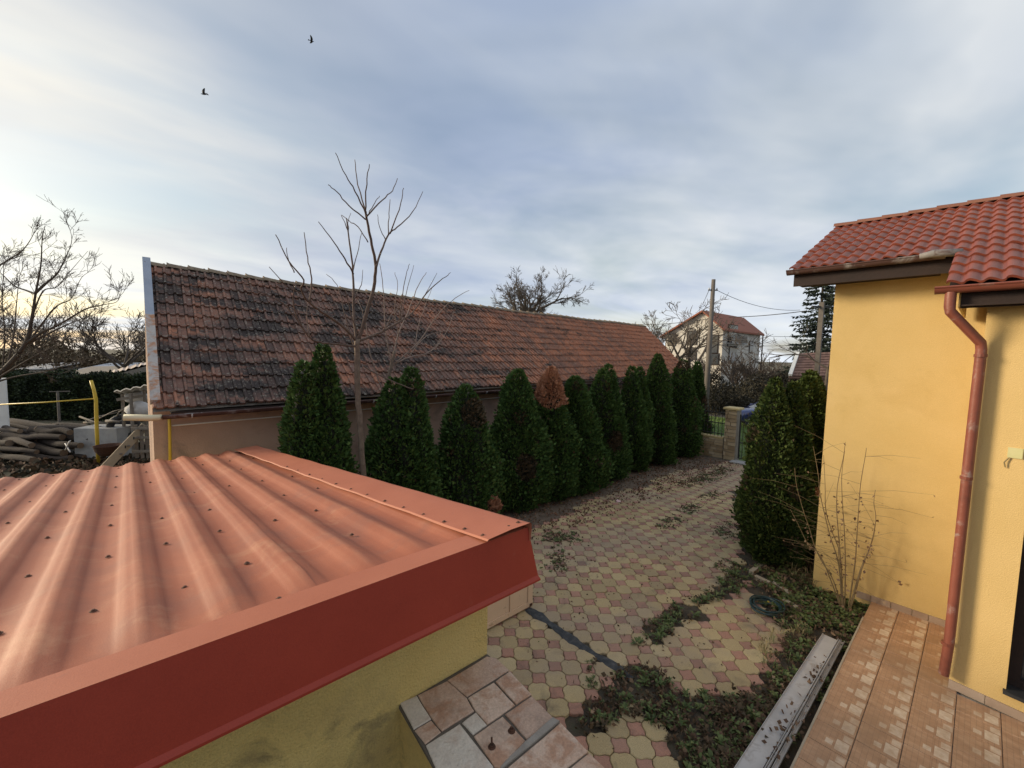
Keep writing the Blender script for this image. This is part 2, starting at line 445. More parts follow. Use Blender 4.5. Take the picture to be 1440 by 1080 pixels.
def thing(name, label, cat, loc=(0, 0, 0), group=None, kind=None):
    return link(name, None, None, loc, label=label, category=cat, group=group, kind=kind)


class MB:
    """collects shapes in world coordinates, links them as one mesh object"""

    def __init__(s):
        s.V, s.F, s.I = [], [], []

    def add(s, V, F, mi=0):
        o = len(s.V)
        s.V += [tuple(float(c) for c in v) for v in V]
        s.F += [tuple(i + o for i in f) for f in F]
        s.I += [mi] * len(F)
        return s

    def box(s, a, b, mi=0):
        x0, y0, z0 = a
        x1, y1, z1 = b
        return s.add([(x0, y0, z0), (x1, y0, z0), (x1, y1, z0), (x0, y1, z0), (x0, y0, z1), (x1, y0, z1), (x1, y1, z1), (x0, y1, z1)],
                     [(3, 2, 1, 0), (4, 5, 6, 7), (0, 1, 5, 4), (1, 2, 6, 5), (2, 3, 7, 6), (3, 0, 4, 7)], mi)

    def bbox(s, a, b, bev=.01, mi=0):
        """box with chamfered vertical edges and top"""
        x0, y0, z0 = a
        x1, y1, z1 = b
        poly = [(x0 + bev, y0), (x1 - bev, y0), (x1, y0 + bev), (x1, y1 - bev), (x1 - bev, y1), (x0 + bev, y1), (x0, y1 - bev), (x0, y0 + bev)]
        return s.slab(poly, z0, z1, bev, mi)

    def slab(s, poly, z0, z1, bev=.0, mi=0, tilt=None):
        n = len(poly)
        cx = sum(p[0] for p in poly) / n
        cy = sum(p[1] for p in poly) / n
        tz = (lambda x, y: 0.0) if tilt is None else (lambda x, y: tilt[0] * (x - cx) + tilt[1] * (y - cy))
        V = [(x, y, z0) for x, y in poly]
        V += [(x, y, z1 - bev + tz(x, y)) for x, y in poly]
        k = 0
        if bev:
            for x, y in poly:
                dx, dy = cx - x, cy - y
                L = math.hypot(dx, dy) or 1
                V.append((x + dx / L * bev * 1.3, y + dy / L * bev * 1.3, z1 + tz(x, y)))
            k = n
        F = [(i, (i + 1) % n, n + (i + 1) % n, n + i) for i in range(n)]
        if k:
            F += [(n + i, n + (i + 1) % n, 2 * n + (i + 1) % n, 2 * n + i) for i in range(n)]
        F.append(tuple(range(n + k, n + k + n)))
        return s.add(V, F, mi)

    def prism(s, pts, vec, mi=0):
        """closed polygon of 3D points extruded by vec"""
        n = len(pts)
        V = [tuple(p) for p in pts] + [tuple(np.asarray(p) + np.asarray(vec)) for p in pts]
        F = [(i, (i + 1) % n, n + (i + 1) % n, n + i) for i in range(n)]
        F += [tuple(range(n - 1, -1, -1)), tuple(range(n, 2 * n))]
        return s.add(V, F, mi)

    def tube(s, P, r, n=6, mi=0, cap=True):
        P = [np.asarray(p, float) for p in P]
        m = len(P)
        if not hasattr(r, '__len__'):
            r = [r] * m
        V, F = [], []
        ref = None
        for i in range(m):
            t = P[min(i + 1, m - 1)] - P[max(i - 1, 0)]
            t = t / (np.linalg.norm(t) or 1)
            if ref is None:
                a = np.array([0, 0, 1.0]) if abs(t[2]) < .9 else np.array([1.0, 0, 0])
                ref = np.cross(t, a)
            ref = ref - t * (ref @ t)
            ref = ref / (np.linalg.norm(ref) or 1)
            b = np.cross(t, ref)
            for k in range(n):
                a = 2 * math.pi * k / n
                V.append(P[i] + (ref * math.cos(a) + b * math.sin(a)) * r[i])
        for i in range(m - 1):
            for k in range(n):
                F.append((i * n + k, i * n + (k + 1) % n, (i + 1) * n + (k + 1) % n, (i + 1) * n + k))
        if cap:
            F.append(tuple(range(n - 1, -1, -1)))
            F.append(tuple((m - 1) * n + k for k in range(n)))
        return s.add(V, F, mi)

    def lathe(s, c, prof, n=12, mi=0):
        """prof: (radius, z) from bottom to top about a vertical axis at c"""
        V, F = [], []
        for r, z in prof:
            for k in range(n):
                a = 2 * math.pi * k / n
                V.append((c[0] + r * math.cos(a), c[1] + r * math.sin(a), c[2] + z))
        m = len(prof)
        for i in range(m - 1):
            for k in range(n):
                F.append((i * n + k, i * n + (k + 1) % n, (i + 1) * n + (k + 1) % n, (i + 1) * n + k))
        F.append(tuple(range(n - 1, -1, -1)))
        F.append(tuple((m - 1) * n + k for k in range(n)))
        return s.add(V, F, mi)

    def beam(s, a, b, w, h, mi=0, up=(0, 0, 1)):
        a, b = np.asarray(a, float), np.asarray(b, float)
        t = b - a
        t /= np.linalg.norm(t)
        u = np.cross(np.asarray(up, float), t)
        u /= np.linalg.norm(u) or 1
        v = np.cross(t, u)
        q = [a + u * w * i + v * h * j for i, j in ((-.5, -.5), (.5, -.5), (.5, .5), (-.5, .5))]
        return s.prism(q, b - a, mi)

    def build(s, name, mats, parent=None, smooth=False, recenter=False, **tags):
        off = np.zeros(3)
        if parent is not None:
            off = np.array(parent.matrix_basis.translation) if parent.parent is None else np.array(parent.matrix_basis.translation) + np.array(parent.parent.matrix_basis.translation)
        loc = np.zeros(3)
        V = np.array(s.V)
        if recenter or (parent is None):
            c = V.mean(axis=0)
            c[2] = V[:, 2].min()
            loc = c
            V = V - c
        else:
            V = V - off
        me = mesh_from(name, V, s.F, mats, smooth, s.I)
        if smooth == 'auto':
            me.polygons.foreach_set('use_smooth', np.ones(len(me.polygons), dtype=bool))
        return link(name, me, parent, loc if parent is None else (0, 0, 0), **tags)


def sharp(o, ang=35):
    me = o.data
    me.polygons.foreach_set('use_smooth', np.ones(len(me.polygons), dtype=bool))
    try:
        me.set_sharp_from_angle(angle=R_(ang))
    except Exception:
        pass
    return o


def in_poly(x, y, P):
    c = False
    n = len(P)
    j = n - 1
    for i in range(n):
        if (P[i][1] > y) != (P[j][1] > y) and x < (P[j][0] - P[i][0]) * (y - P[i][1]) / (P[j][1] - P[i][1]) + P[i][0]:
            c = not c
        j = i
    return c


def gpoly(px, z=0.0):
    return [tuple(G(x, y, z)[:2]) for x, y in px]


# ------------------------------------------------------------------ ground
b = MB()
N = 24
ext = [-400, -150, -60, -30] + list(np.linspace(-14, 34, 17)) + [60, 150, 400]
for x0, x1 in zip(ext[:-1], ext[1:]):
    for y0, y1 in zip(ext[:-1], ext[1:]):
        b.add([(x0, y0, -.06), (x1, y0, -.06), (x1, y1, -.06), (x0, y1, -.06)], [(0, 1, 2, 3)])
b.build('ground', 'ground', kind='structure', label='bare earth ground around the yard', category='ground')
MB().add([(1.75, -3, -.026), (15.25, -3, -.026), (15.25, 6.9, -.026), (1.75, 6.9, -.026)], [(0, 1, 2, 3)]).build('paving_bed', 'joint', kind='structure')
MB().add([(1.6, 5.3, -.014), (15.2, 5.3, -.014), (15.2, 9.2, -.014), (1.6, 9.2, -.014)], [(0, 1, 2, 3)]).build('soil_bed', 'soil', kind='structure')
MB().add([(15.6, -6, -.03), (26, -6, -.03), (26, 20, -.03), (15.6, 20, -.03)], [(0, 1, 2, 3)]).build('lawn', 'lawn', kind='structure')
MB().add([(26, -60, -.035), (31, -60, -.035), (31, 60, -.035), (26, 60, -.035)], [(0, 1, 2, 3)]).build('road', 'road', kind='structure')

# ------------------------------------------------------------------ pavers
PIT = .264
OX, OY = 3.55 * 1.2, 2.98 * 1.2
SH, CUT = .0735, None


def wavy(a, b, d):
    a, b = np.array(a), np.array(b)
    t = b - a
    L = np.linalg.norm(t)
    n = np.array([t[1], -t[0]]) / L
    return [a, a + t * .3 + n * d, a + t * .7 - n * d]


def square_outline(g):
    h = SH - g
    c = [(0, -h * 1.4142), (h * 1.4142, 0), (0, h * 1.4142), (-h * 1.4142, 0)]
    out = []
    for i in range(4):
        out += wavy(c[i], c[(i + 1) % 4], .0075)
    return [tuple(p) for p in out]


def octagon_outline(g):
    # corners lie where neighbouring squares' corners come closest
    p = PIT / 2
    e = p - SH * 1.4142                     # half the short flat edge
    q = p - g
    e2 = e + g * .4
    out = []
    c = [(-e2, -q), (e2, -q), (q, -e2), (q, e2), (e2, q), (-e2, q), (-q, e2), (-q, -e2)]
    for i in range(8):
        if i % 2 == 0:
            out.append(np.array(c[i]))
        else:
            out += wavy(c[i], c[(i + 1) % 8], .0075)
    return [tuple(p) for p in out]


def paver_mesh(name, outline, m):
    bb = MB().slab(outline, -.045, 0, .006)
    return mesh_from(name, bb.V, bb.F, m), bb


pm_o, bb_o = paver_mesh('paver', octagon_outline(.004), 'paver')
pm_s, bb_s = paver_mesh('square_paver', square_outline(.004), 'paver_red')
weed_polys = [gpoly(p) for p in (
    [(868, 945), (905, 935), (960, 975), (1010, 985), (1080, 970), (1110, 900), (1135, 900), (1160, 960), (1060, 1085), (965, 1085), (940, 1030), (890, 1000), (820, 1035), (800, 1020), (850, 985)],
    [(895, 908), (930, 872), (955, 850), (985, 838), (985, 868), (955, 880), (925, 908)],
    [(985, 845), (1015, 812), (1045, 785), (1058, 812), (1040, 828), (1005, 845)],
)]
edge_poly = [(PX_, PY_) for PX_, PY_ in gpoly([(1030, 690), (1045, 790), (1062, 838), (1088, 868), (1112, 892), (1095, 985), (1010, 1090), (1300, 1090), (1300, 700)])]
tar_a, tar_b = G(748, 858), G(884, 958)
cands = []
for i in range(-10, 44):
    for j in range(-10, 20):
        for kind in (0, 1):
            x = OX + PIT * (i + (.5 if kind == 0 else 0))
            y = OY + PIT * (j + (.5 if kind == 0 else 0))
            yb = 6.12 + .12 * math.sin(x * 1.7) + .08 * math.sin(x * 4.1) - max(0, x - 11.5) * .10
            if x < 1.78 or x > 15.15 or y > yb or y < .9:
                continue
            if in_poly(x, y, edge_poly) or any(in_poly(x, y, p) for p in weed_polys):
                continue
            if abs(x - 3.975) < .10 and 2.45 < y < 4.1:
                continue
            if y < 2.2 and x < 2.2:
                continue
            cands.append((math.hypot(math.hypot(x, y), EYE), x, y, kind))
cands.sort()
paving = link('yard_paving', None, None, (0, 0, 0), kind='structure', label='yard of yellow octagonal and red square pavers', category='paving')
cnt = [0, 0]
far = [MB(), MB()]
for d, x, y, kind in cands:
    v = x - CX
    dirv = np.array([x, y, -EYE])
    w = dirv @ FW
    px, py = (CX + F_PX * (dirv @ RT) / w, CY - F_PX * (dirv @ UP) / w) if w > .2 else (-9999, 0)
    seen = -30 < px < 1470 and py < 1110 and not (px < 700 and py > 760)
    z = random.gauss(0, .0035) + .006 * math.sin(x * 1.3) * math.sin(y * 1.9)
    a = random.uniform(-.02, .02)
    if seen and cnt[kind] < 298:
        o = link('paver' if kind == 0 else 'square_paver', pm_o if kind == 0 else pm_s, paving, (x, y, z))
        o.rotation_euler = (random.gauss(0, .016), random.gauss(0, .016), a)
        cnt[kind] += 1
    else:
        bb = bb_o if kind == 0 else bb_s
        ca, sa = math.cos(a), math.sin(a)
        far[kind].add([(x + ca * p[0] - sa * p[1], y + sa * p[0] + ca * p[1], z + p[2]) for p in bb.V], bb.F)
far[0].build('far_paver', 'paver', paving, kind='stuff')
far[1].build('far_square_paver', 'paver_red', paving, kind='stuff')

# tar filled trench across the pavers
b = MB()
ns = 26
Vt = []
for i in range(ns + 1):
    t = i / ns
    y = 4.03 + (2.36 - 4.03) * t
    x = 3.975 + .012 * math.sin(t * 9)
    w = .062 + .02 * math.sin(t * 17) + random.uniform(-.012, .012)
    Vt += [(x - w, y, .001), (x - w * .6, y, .012), (x + w * .5, y, .014), (x + w, y, .001)]
b.add(Vt, [(4 * i + k, 4 * i + k + 1, 4 * i + k + 5, 4 * i + k + 4) for i in range(ns) for k in range(3)])
b.build('drain_strip', 'tar', smooth=True, kind='structure')

# ------------------------------------------------------------------ terrace of printed tiles
DZ = .12
terrace = thing('terrace', 'low terrace of orange mosaic printed tiles beside the yellow house', 'terrace', (5, -.4, 0), kind='structure')
MB().box((2.2, -3.0, -.2), (7.78, .84, DZ - .016)).build('terrace_slab', 'mortar', terrace)
tb = MB().bbox((-.1472, -.1472, -.015), (.1472, .1472, 0), .003)
tm = mesh_from('tile', tb.V, tb.F, 'mosaic')
for i in range(0, 18):
    for j in range(0, 12):
        x = 2.55 + .3 * i
        y = .702 - .3 * j
        if x > 7.7 or (x > 6.3 and y < -.1) or x < 2.4:
            continue
        o = link('tile', tm, terrace, (x - 5, y + .4, DZ + random.uniform(-.0012, .0012)))
MB().box((2.2, .845, -.1), (7.2, .862, DZ + .004)).build('edge_strip', 'edging', terrace)

# ------------------------------------------------------------------ yellow house
HX, HY0 = 7.80, 1.555            # main wall plane and its far corner
house = thing('yellow_house', 'ochre yellow rendered house with red pantile roof and brown gutters', 'house', (9, 0, 0))
TAN = math.tan(R_(24))
EAX, EAZ = 7.32, 4.898           # eave of the main part
roofz = lambda x: EAZ + (x - EAX) * TAN
RIDX = 9.87
# walls (outer faces) with sloping top under the roof
b = MB()
b.prism([(HX, HY0, -.1), (11.9, HY0, -.1), (11.9, HY0, roofz(7.94) - .15), (RIDX, HY0, roofz(RIDX) - .18), (HX, HY0, roofz(HX) - .12)], (0, -4.6, 0))
b.build('wall', 'stucco', house)
# projecting bay wall with a window opening on the right; slightly skew to the main wall
BX, BY = 6.37, .02
sk = .12
bw = lambda y: BX - (BY - y) * sk
wy0, wy1, wz0, wz1 = -.365, -1.45, .36, 2.35
b = MB()
ztop = 4.25


def bayquad(ya, yb, za, zb):
    b.prism([(bw(ya), ya, za), (bw(yb), yb, za), (bw(yb), yb, zb), (bw(ya), ya, zb)], (.32, 0, 0))


bayquad(BY, wy0, .13, ztop)
bayquad(wy1, -3, .13, ztop)
bayquad(wy0, wy1, .13, wz0)
bayquad(wy0, wy1, wz1, ztop)
b.box((BX + .05, BY - .22, .13), (HX, BY - .002, ztop))
b.build('bay_wall', 'stucco_b', house)
fr = MB()
for ya, yb, za, zb in ((wy0, wy0 - .09, wz0, wz1), (wy1 + .09, wy1, wz0, wz1), (wy0 - .09, wy1 + .09, wz0, wz0 + .09), (wy0 - .09, wy1 + .09, wz1 - .09, wz1), (-.87, -.95, wz0 + .09, wz1 - .09)):
    fr.prism([(bw(ya) + .13, ya, za), (bw(yb) + .13, yb, za), (bw(yb) + .13, yb, zb), (bw(ya) + .13, ya, zb)], (.07, 0, 0))
win = fr.build('window', 'brownwood', house)
MB().prism([(bw(wy0) + .165, wy0 - .02, wz0 + .05), (bw(wy1) + .165, wy1 + .02, wz0 + .05), (bw(wy1) + .165, wy1 + .02, wz1 - .05), (bw(wy0) + .165, wy0 - .02, wz1 - .05)], (.01, 0, 0)).build('pane', 'glass', win)
MB().prism([(bw(wy0) - .05, wy0 + .02, wz0 - .03), (bw(wy1) - .05, wy1, wz0 - .03), (bw(wy1) - .05, wy1, wz0 + .004), (bw(wy0) - .05, wy0 + .02, wz0 + .004)], (.18, 0, 0)).build('sill', 'blackrubber', win)
# plinth tiles
yy = 1.02
while yy > .06:
    L = random.choice((.16, .22, .3))
    L = min(L, yy - .03)
    MB().bbox((HX - .018, yy - L + .004, DZ - .01), (HX - .001, yy, DZ + .085 + random.uniform(-.003, .003)), .003).build('plinth_tile', 'plinth', house)
    yy -= L
yy = BY
while yy > -1.6:
    L = random.choice((.14, .2, .26))
    ya, yb = yy, yy - L + .004
    MB().prism([(bw(ya) - .018, ya, DZ + .002), (bw(yb) - .018, yb, DZ + .002), (bw(yb) - .018, yb, DZ + .09), (bw(ya) - .018, ya, DZ + .09)], (.017, 0, 0)).build('plinth_tile', 'plinth', house)
    yy -= L
# junction cover and its stub
q = PX(1427, 637, bw(-.25))
MB().prism([(bw(q[1] + .045) - .012, q[1] + .045, q[2] - .05), (bw(q[1] - .05) - .012, q[1] - .05, q[2] - .05), (bw(q[1] - .05) - .012, q[1] - .05, q[2] + .05), (bw(q[1] + .045) - .012, q[1] + .045, q[2] + .05)], (.011, 0, 0)).build('junction_cover', 'patch', house)
b = MB()
b.tube([(bw(q[1]) - .01, q[1] + .03, q[2] - .05), (bw(q[1]) - .02, q[1] + .06, q[2] - .10), (bw(q[1]) - .012, q[1] + .05, q[2] - .15)], .006, 5)
b.build('wall_cable', 'straw', house)

# roof: each metal pantile a piece
TW, TL = .132, .33


def pantile(w, l, amp=.030, lip=.020):
    xs = np.linspace(0, 1, 10)
    zs = []
    for t in xs:
        s_ = math.sin(2 * math.pi * (t - .02))
        zs.append(amp * (.55 * s_ + .45 * math.sin(4 * math.pi * t + .4) * .25 + .45))
    V, Fc = [], []
    for yv, dz in ((0, lip), (l * 1.06, -.004)):
        V += [(x * w * 1.02, yv, z + dz) for x, z in zip(xs, zs)]
    n = len(xs)
    V += [(x * w * 1.02, .002, z + lip - .024) for x, z in zip(xs, zs)]
    for i in range(n - 1):
        Fc.append((i, i + 1, n + i + 1, n + i))
        Fc.append((2 * n + i, 2 * n + i + 1, i + 1, i))
    return V, Fc


tv, tf = pantile(TW, TL)
ptm = mesh_from('roof_tile', tv, tf, 'housetile', smooth=True)
try:
    ptm.set_sharp_from_angle(angle=R_(50))
except Exception:
    pass
roof = link('roof', None, house, (0, 0, 0))
cs, sn = math.cos(R_(24)), math.sin(R_(24))
# local x of tile -> -Y world, local y -> up the slope
ncol = 25
ytop = 2.03
for c in range(ncol):
    y = ytop - c * TW
    bay = y < .42
    k = -4 if bay else 0
    while True:
        s_ = k * TL
        x = EAX - .02 + s_ * cs
        if x > RIDX - .12:
            break
        z = roofz(x) + .012
        o = link('roof_tile', ptm, roof, (x - 9, y + random.uniform(-.003, .003), z + random.uniform(-.003, .003)))
        o.rotation_euler = Matrix(((0, cs, -sn), (-1, 0, 0), (0, sn, cs))).to_euler()
        k += 1
# underlay / boarding below the tiles
b = MB()
b.prism([(EAX, 2.02, roofz(EAX) - .045), (RIDX, 2.02, roofz(RIDX) - .045), (RIDX, 2.02, roofz(RIDX) - .012), (EAX, 2.02, roofz(EAX) - .012)], (0, -5.0, 0))
x2 = EAX - 1.22
b.prism([(x2, .29, roofz(x2) - .045), (EAX - .003, .29, roofz(EAX) - .045), (EAX - .003, .29, roofz(EAX) - .012), (x2, .29, roofz(x2) - .012)], (0, -3.3, 0))
b.prism([(RIDX + .002, 2.02, roofz(RIDX) - .06), (RIDX + 2.6, 2.02, roofz(RIDX) - .06 - 2.6 * TAN), (RIDX + 2.6, 2.02, roofz(RIDX) - 2.6 * TAN), (RIDX + .002, 2.02, roofz(RIDX))], (0, -5.0, 0))
b.build('roof_boarding', 'brownwood', house)
k = 0
y = 2.05
while y > -1.3:
    L = .36
    P = []
    for a in np.linspace(0, math.pi, 7):
        P.append((RIDX + .085 * math.cos(a) - .0, 0, .075 * math.sin(a)))
    b = MB()
    zb = roofz(RIDX) + .015
    V = [(p[0], y, zb + p[2] * 1.0 + .012) for p in P] + [(p[0], y - L, zb + p[2] * .86) for p in P]
    V += [(p[0] * 1 + (RIDX - p[0]) * .25, y, zb + p[2] * .75) for p in P]
    n = 7
    b.add(V, [(i, i + 1, n + i + 1, n + i) for i in range(n - 1)] + [(2 * n + i, 2 * n + i + 1, i + 1, i) for i in range(n - 1)])
    sharp(b.build('ridge_tile', 'ridgetile', house))
    y -= L * .94


def half_gutter(x, z, y0, y1, r, m, name):
    b = MB()
    n = 9
    V = []
    for y in (y0, y1):
        for k in range(n):
            a = math.pi + math.pi * k / (n - 1)
            V.append((x + r * math.cos(a), y, z + r * math.sin(a)))
        for k in range(n):
            a = 2 * math.pi - math.pi * k / (n - 1)
            V.append((x + (r - .006) * math.cos(a), y, z + (r - .006) * math.sin(a) + .002))
    m2 = 2 * n
    F = [(k, (k + 1) % m2, m2 + (k + 1) % m2, m2 + k) for k in range(m2)]
    for base in (0, m2):
        F += [tuple(base + v for v in (k, k + 1, m2 - 2 - k, m2 - 1 - k)) for k in range(n - 1)]
        F.append(tuple(base + k for k in range(n)))
    b.add(V, F)
    b.tube([(x - r, y0, z), (x - r, y1, z)], .011, 6)
    return sharp(b.build(name, m, house))


g1 = half_gutter(7.285, 4.885, 2.05, .40, .062, 'gutter_worn', 'gutter')
MB().tube([(7.19, .62, 4.872), (7.19, .50, 4.885), (7.17, .26, 4.862)], [.03, .046, .042], 8).build('gutter_outlet', 'wornmetal', house, smooth=True)
MB().box((7.36, .06, 4.665), (7.385, 1.98, 4.865)).build('fascia_board', 'brownwood', house)
MB().box((7.387, .46, 4.70), (HX - .002, 1.97, 4.715)).build('soffit', 'brownwood', house)
x2 = EAX - 1.25
z2 = roofz(x2)
g2 = half_gutter(x2 - .03, z2 - .012, .385, -3.0, .062, 'copper', 'gutter')
MB().box((x2 + .045, -3.0, z2 - .215), (x2 + .07, .20, z2 - .03)).build('fascia_board', 'brownwood', house)
MB().box((x2 + .072, -3.0, z2 - .20), (6.05, .19, z2 - .187)).build('soffit', 'brownwood', house)
b = MB()
b.prism([(x2 + .07, .196, z2 - .2), (EAX + .4, .196, z2 - .2), (EAX + .4, .196, roofz(EAX + .4) - .05), (x2 + .07, .196, z2 - .05)], (0, .02, 0))
b.build('verge_board', 'stucco', house)
pt = [(x2 - .03, .27, z2 - .06), (x2 - .03, .27, z2 - .20), PX(1338, 443, 6.06), PX(1379, 482, 6.27), PX(1380, 492, 6.28), PX(1363, 640, 6.28), PX(1335, 900, 6.27), PX(1327, 948, 6.27)]
pt[2] = (x2 - .03, .262, z2 - .25)
MB_ = MB()
dp = MB_.tube(pt, .043, 12).build('downpipe', 'pipe_paint', house)
sharp(dp, 32)
for py in (500, 672, 905):
    c = PX(1380 - (py - 490) * .116, py, 6.27)
    MB().tube([(c[0], c[1], c[2] - .015), (c[0], c[1], c[2] + .015)], .048, 12).build('pipe_collar', 'copper', house)

# ------------------------------------------------------------------ long barn with old clay tiles
EL, RL = np.array([.14, 8.63, 2.58]), np.array([.162, 11.84, 5.29])
ER, RR = np.array([18.78, 8.92, 2.84]), np.array([18.96, 11.4, 5.03])
barn = thing('long_barn', 'long low barn with weathered clay tile roof behind the thuja row', 'barn', (9, 10, 0))


def patch(u, v):
    sag = -.05 * math.sin(math.pi * u) * (.3 + .7 * v) + .012 * math.sin(u * 31) * v
    return EL * (1 - u) * (1 - v) + ER * u * (1 - v) + RL * (1 - u) * v + RR * u * v + np.array([0, 0, sag])


NR, NC = 12, 134
px_ = [(0, 0), (.07, .030), (.30, .034), (.38, .003), (.62, -.004), (.90, -.002), (.97, .004)]


def clay_profile():
    n = len(px_)
    V = [(x * 1.0, 0, z + .046) for x, z in px_] + [(x * 1.0, 1.12, z + .002) for x, z in px_] + [(x, .012, z + .004) for x, z in px_]
    F = []
    for i in range(n - 1):
        F += [(i, i + 1, n + i + 1, n + i), (2 * n + i, 2 * n + i + 1, i + 1, i)]
    F += [(n - 1, 2 * n - 1, 3 * n - 1), (0, 2 * n, n)]
    return V, F


cv, cf = clay_profile()
ctm = mesh_from('tile', [(x * .14, y * .36, z) for x, y, z in cv], cf, 'barntile')
cl = []
for r in range(NR):
    shift = 0
    for c in range(NC):
        u0, v0 = c / NC, r / NR
        p = patch(u0, v0)
        du = patch(u0 + 1 / NC, v0) - p
        dv = patch(u0, v0 + 1 / NR) - p
        cl.append((np.linalg.norm(p - EYEP), p, du, dv, r))
cl.sort(key=lambda t: t[0])
broof = link('roof', None, barn, (0, 0, 0))
boff = np.array([9, 10, 0])
rest = MB()
for i, (d, p, du, dv, r) in enumerate(cl):
    w, l = np.linalg.norm(du), np.linalg.norm(dv)
    ex = du / w
    ey = dv - ex * (dv @ ex)
    ey /= np.linalg.norm(ey)
    ez = np.cross(ex, ey)
    j = random.gauss(0, .012)
    ex, ey = ex * math.cos(j) + ey * math.sin(j), ey * math.cos(j) - ex * math.sin(j)
    p = p + ez * random.uniform(-.006, .014) + ey * random.gauss(0, .010)
    if i < 298:
        o = link('tile', ctm, broof)
        m = Matrix(((ex[0], ey[0], ez[0], p[0] - 9), (ex[1], ey[1], ez[1], p[1] - 10), (ex[2], ey[2], ez[2], p[2]), (0, 0, 0, 1)))
        o.matrix_basis = m @ Matrix.Diagonal((w * .985 / .14, l / .36, 1, 1))
    else:
        rest.add([p + ex * (x * w * .985) + ey * (y * l) + ez * z for x, y, z in cv], cf)
o = rest.build('far_tile', 'barntile', broof, kind='stuff')
# boarding under the tiles, far slope, walls
b = MB()
d = np.array([0, 0, -.03])
A_, B_, C_, D_ = patch(0, 0) + d, patch(1, 0) + d, patch(1, 1) + d, patch(0, 1) + d
nseg = 12
for i in range(nseg):
    u0, u1 = i / nseg, (i + 1) / nseg
    q = [patch(u0, 0) + d, patch(u1, 0) + d, patch(u1, 1) + d, patch(u0, 1) + d]
    b.add(q, [(0, 1, 2, 3)])
    far0, far1 = patch(u0, 1) + d + np.array([0, 3.2, -2.8]), patch(u1, 1) + d + np.array([0, 3.2, -2.8])
    b.add([patch(u0, 1) + d, patch(u1, 1) + d, far1, far0], [(0, 1, 2, 3)])
b.build('roof_boarding', 'greywood', barn)
MB().prism([(.14, 9.02, -.1), (18.6, 9.2, -.1), (18.6, 9.2, 2.86), (.14, 9.02, 2.78)], (0, .3, 0)).build('wall', 'plaster', barn)
for x in (.14, 18.3):
    MB().prism([(x, 9.33, -.1), (x, 14.4, -.1), (x, 14.4, 2.9), (x, 11.75, 5.0), (x, 9.33, 2.75)], (.28, 0, 0)).build('gable_wall', 'plaster', barn)
MB().box((.36, 8.66, 2.50), (18.5, 9.015, 2.535)).build('eave_board', 'brownwood', barn)
# ridge tiles, each a piece
nk = 52
for k in range(nk):
    u0, u1 = k / nk, (k + 1.08) / nk
    a, c = patch(u0, 1), patch(min(u1, 1), 1)
    b = MB()
    n = 7
    V = []
    for p, s_ in ((a, 1.12), (c, .9)):
        for i in range(n):
            t = math.pi * i / (n - 1)
            V.append((p[0], p[1] + .12 * s_ * math.cos(t), p[2] - .03 + .085 * s_ * math.sin(t) + (.018 if s_ > 1 else 0)))
    for i in range(n):
        t = math.pi * i / (n - 1)
        V.append((a[0] + .004, a[1] + .09 * math.cos(t), a[2] - .03 + .05 * math.sin(t)))
    b.add(V, [(i, i + 1, n + i + 1, n + i) for i in range(n - 1)] + [(2 * n + i, 2 * n + i + 1, i + 1, i) for i in range(n - 1)])
    b.add([(a[0] + .0, a[1] - .05, a[2] + .05), (a[0] + .0, a[1] + .05, a[2] + .05), (a[0] + .0, a[1], a[2] + .10), (a[0] + .09, a[1], a[2] + .055)], [(0, 1, 2), (0, 2, 3), (1, 3, 2)])
    sharp(b.build('ridge_tile', 'ridgeclay', barn))
# sheet metal verge on the near gable


def verge(v0, v1, m, name, lift):
    b = MB()
    a, c = patch(0, v0), patch(0, v1)
    up = np.cross(patch(.02, v0) - a, c - a)
    up /= np.linalg.norm(up)
    ex = np.array([1.0, 0, 0])
    q = [a - ex * .03 + up * .0, a + ex * .10, a + ex * .10 + up * (.10 + lift), a - ex * .03 + up * (.10 + lift)]
    b.prism(q, c - a)
    return b.build(name, m, barn)


verge(.56, 1.03, 'bluesheet', 'verge_flashing', .0)
verge(.03, .56, 'peel', 'verge_flashing', .004)
# gutter of the barn
b = MB()
ga, gb = np.array([.25, 8.53, 2.50]), np.array([18.7, 8.82, 2.72])
n = 8
V = []
for p in (ga, gb):
    for k in range(n):
        t = math.pi + math.pi * k / (n - 1)
        V.append((p[0], p[1] + .065 * math.cos(t), p[2] + .065 * math.sin(t)))
    for k in range(n):
        t = 2 * math.pi - math.pi * k / (n - 1)
        V.append((p[0], p[1] + .058 * math.cos(t), p[2] + .058 * math.sin(t) + .002))
m2 = 2 * n
b.add(V, [(k, (k + 1) % m2, m2 + (k + 1) % m2, m2 + k) for k in range(m2)] + [tuple(range(n)), tuple(m2 + k for k in range(n))])
bg = sharp(b.build('gutter', 'gutter_worn', barn))
for k in range(12):
    t = .02 + k / 12
    p = ga * (1 - t) + gb * t
    b = MB()
    b.tube([(p[0], p[1] + .07 * math.cos(a), p[2] + .07 * math.sin(a)) for a in np.linspace(math.pi, 2 * math.pi, 7)], .011, 4)
    b.build('bracket', 'galv', bg)
MB().tube([(-.20, 8.62, 2.50), (.10, 8.57, 2.47), (.24, 8.54, 2.47)], .05, 10).build('gutter_end_pipe', 'cream', barn, smooth=True)
b = MB()
b.tube([PY(238, 588, 8.93), PY(238.5, 600, 8.93), PY(240, 690, 8.93)], .022, 8)
b.build('gas_pipe', 'yellowpaint', barn, smooth=True)
b = MB()
b.tube([(.38, 8.98, 2.26), (3, 8.99, 2.28), (8, 9.02, 2.33)], .012, 5)
b.build('wall_cable', 'white', barn)

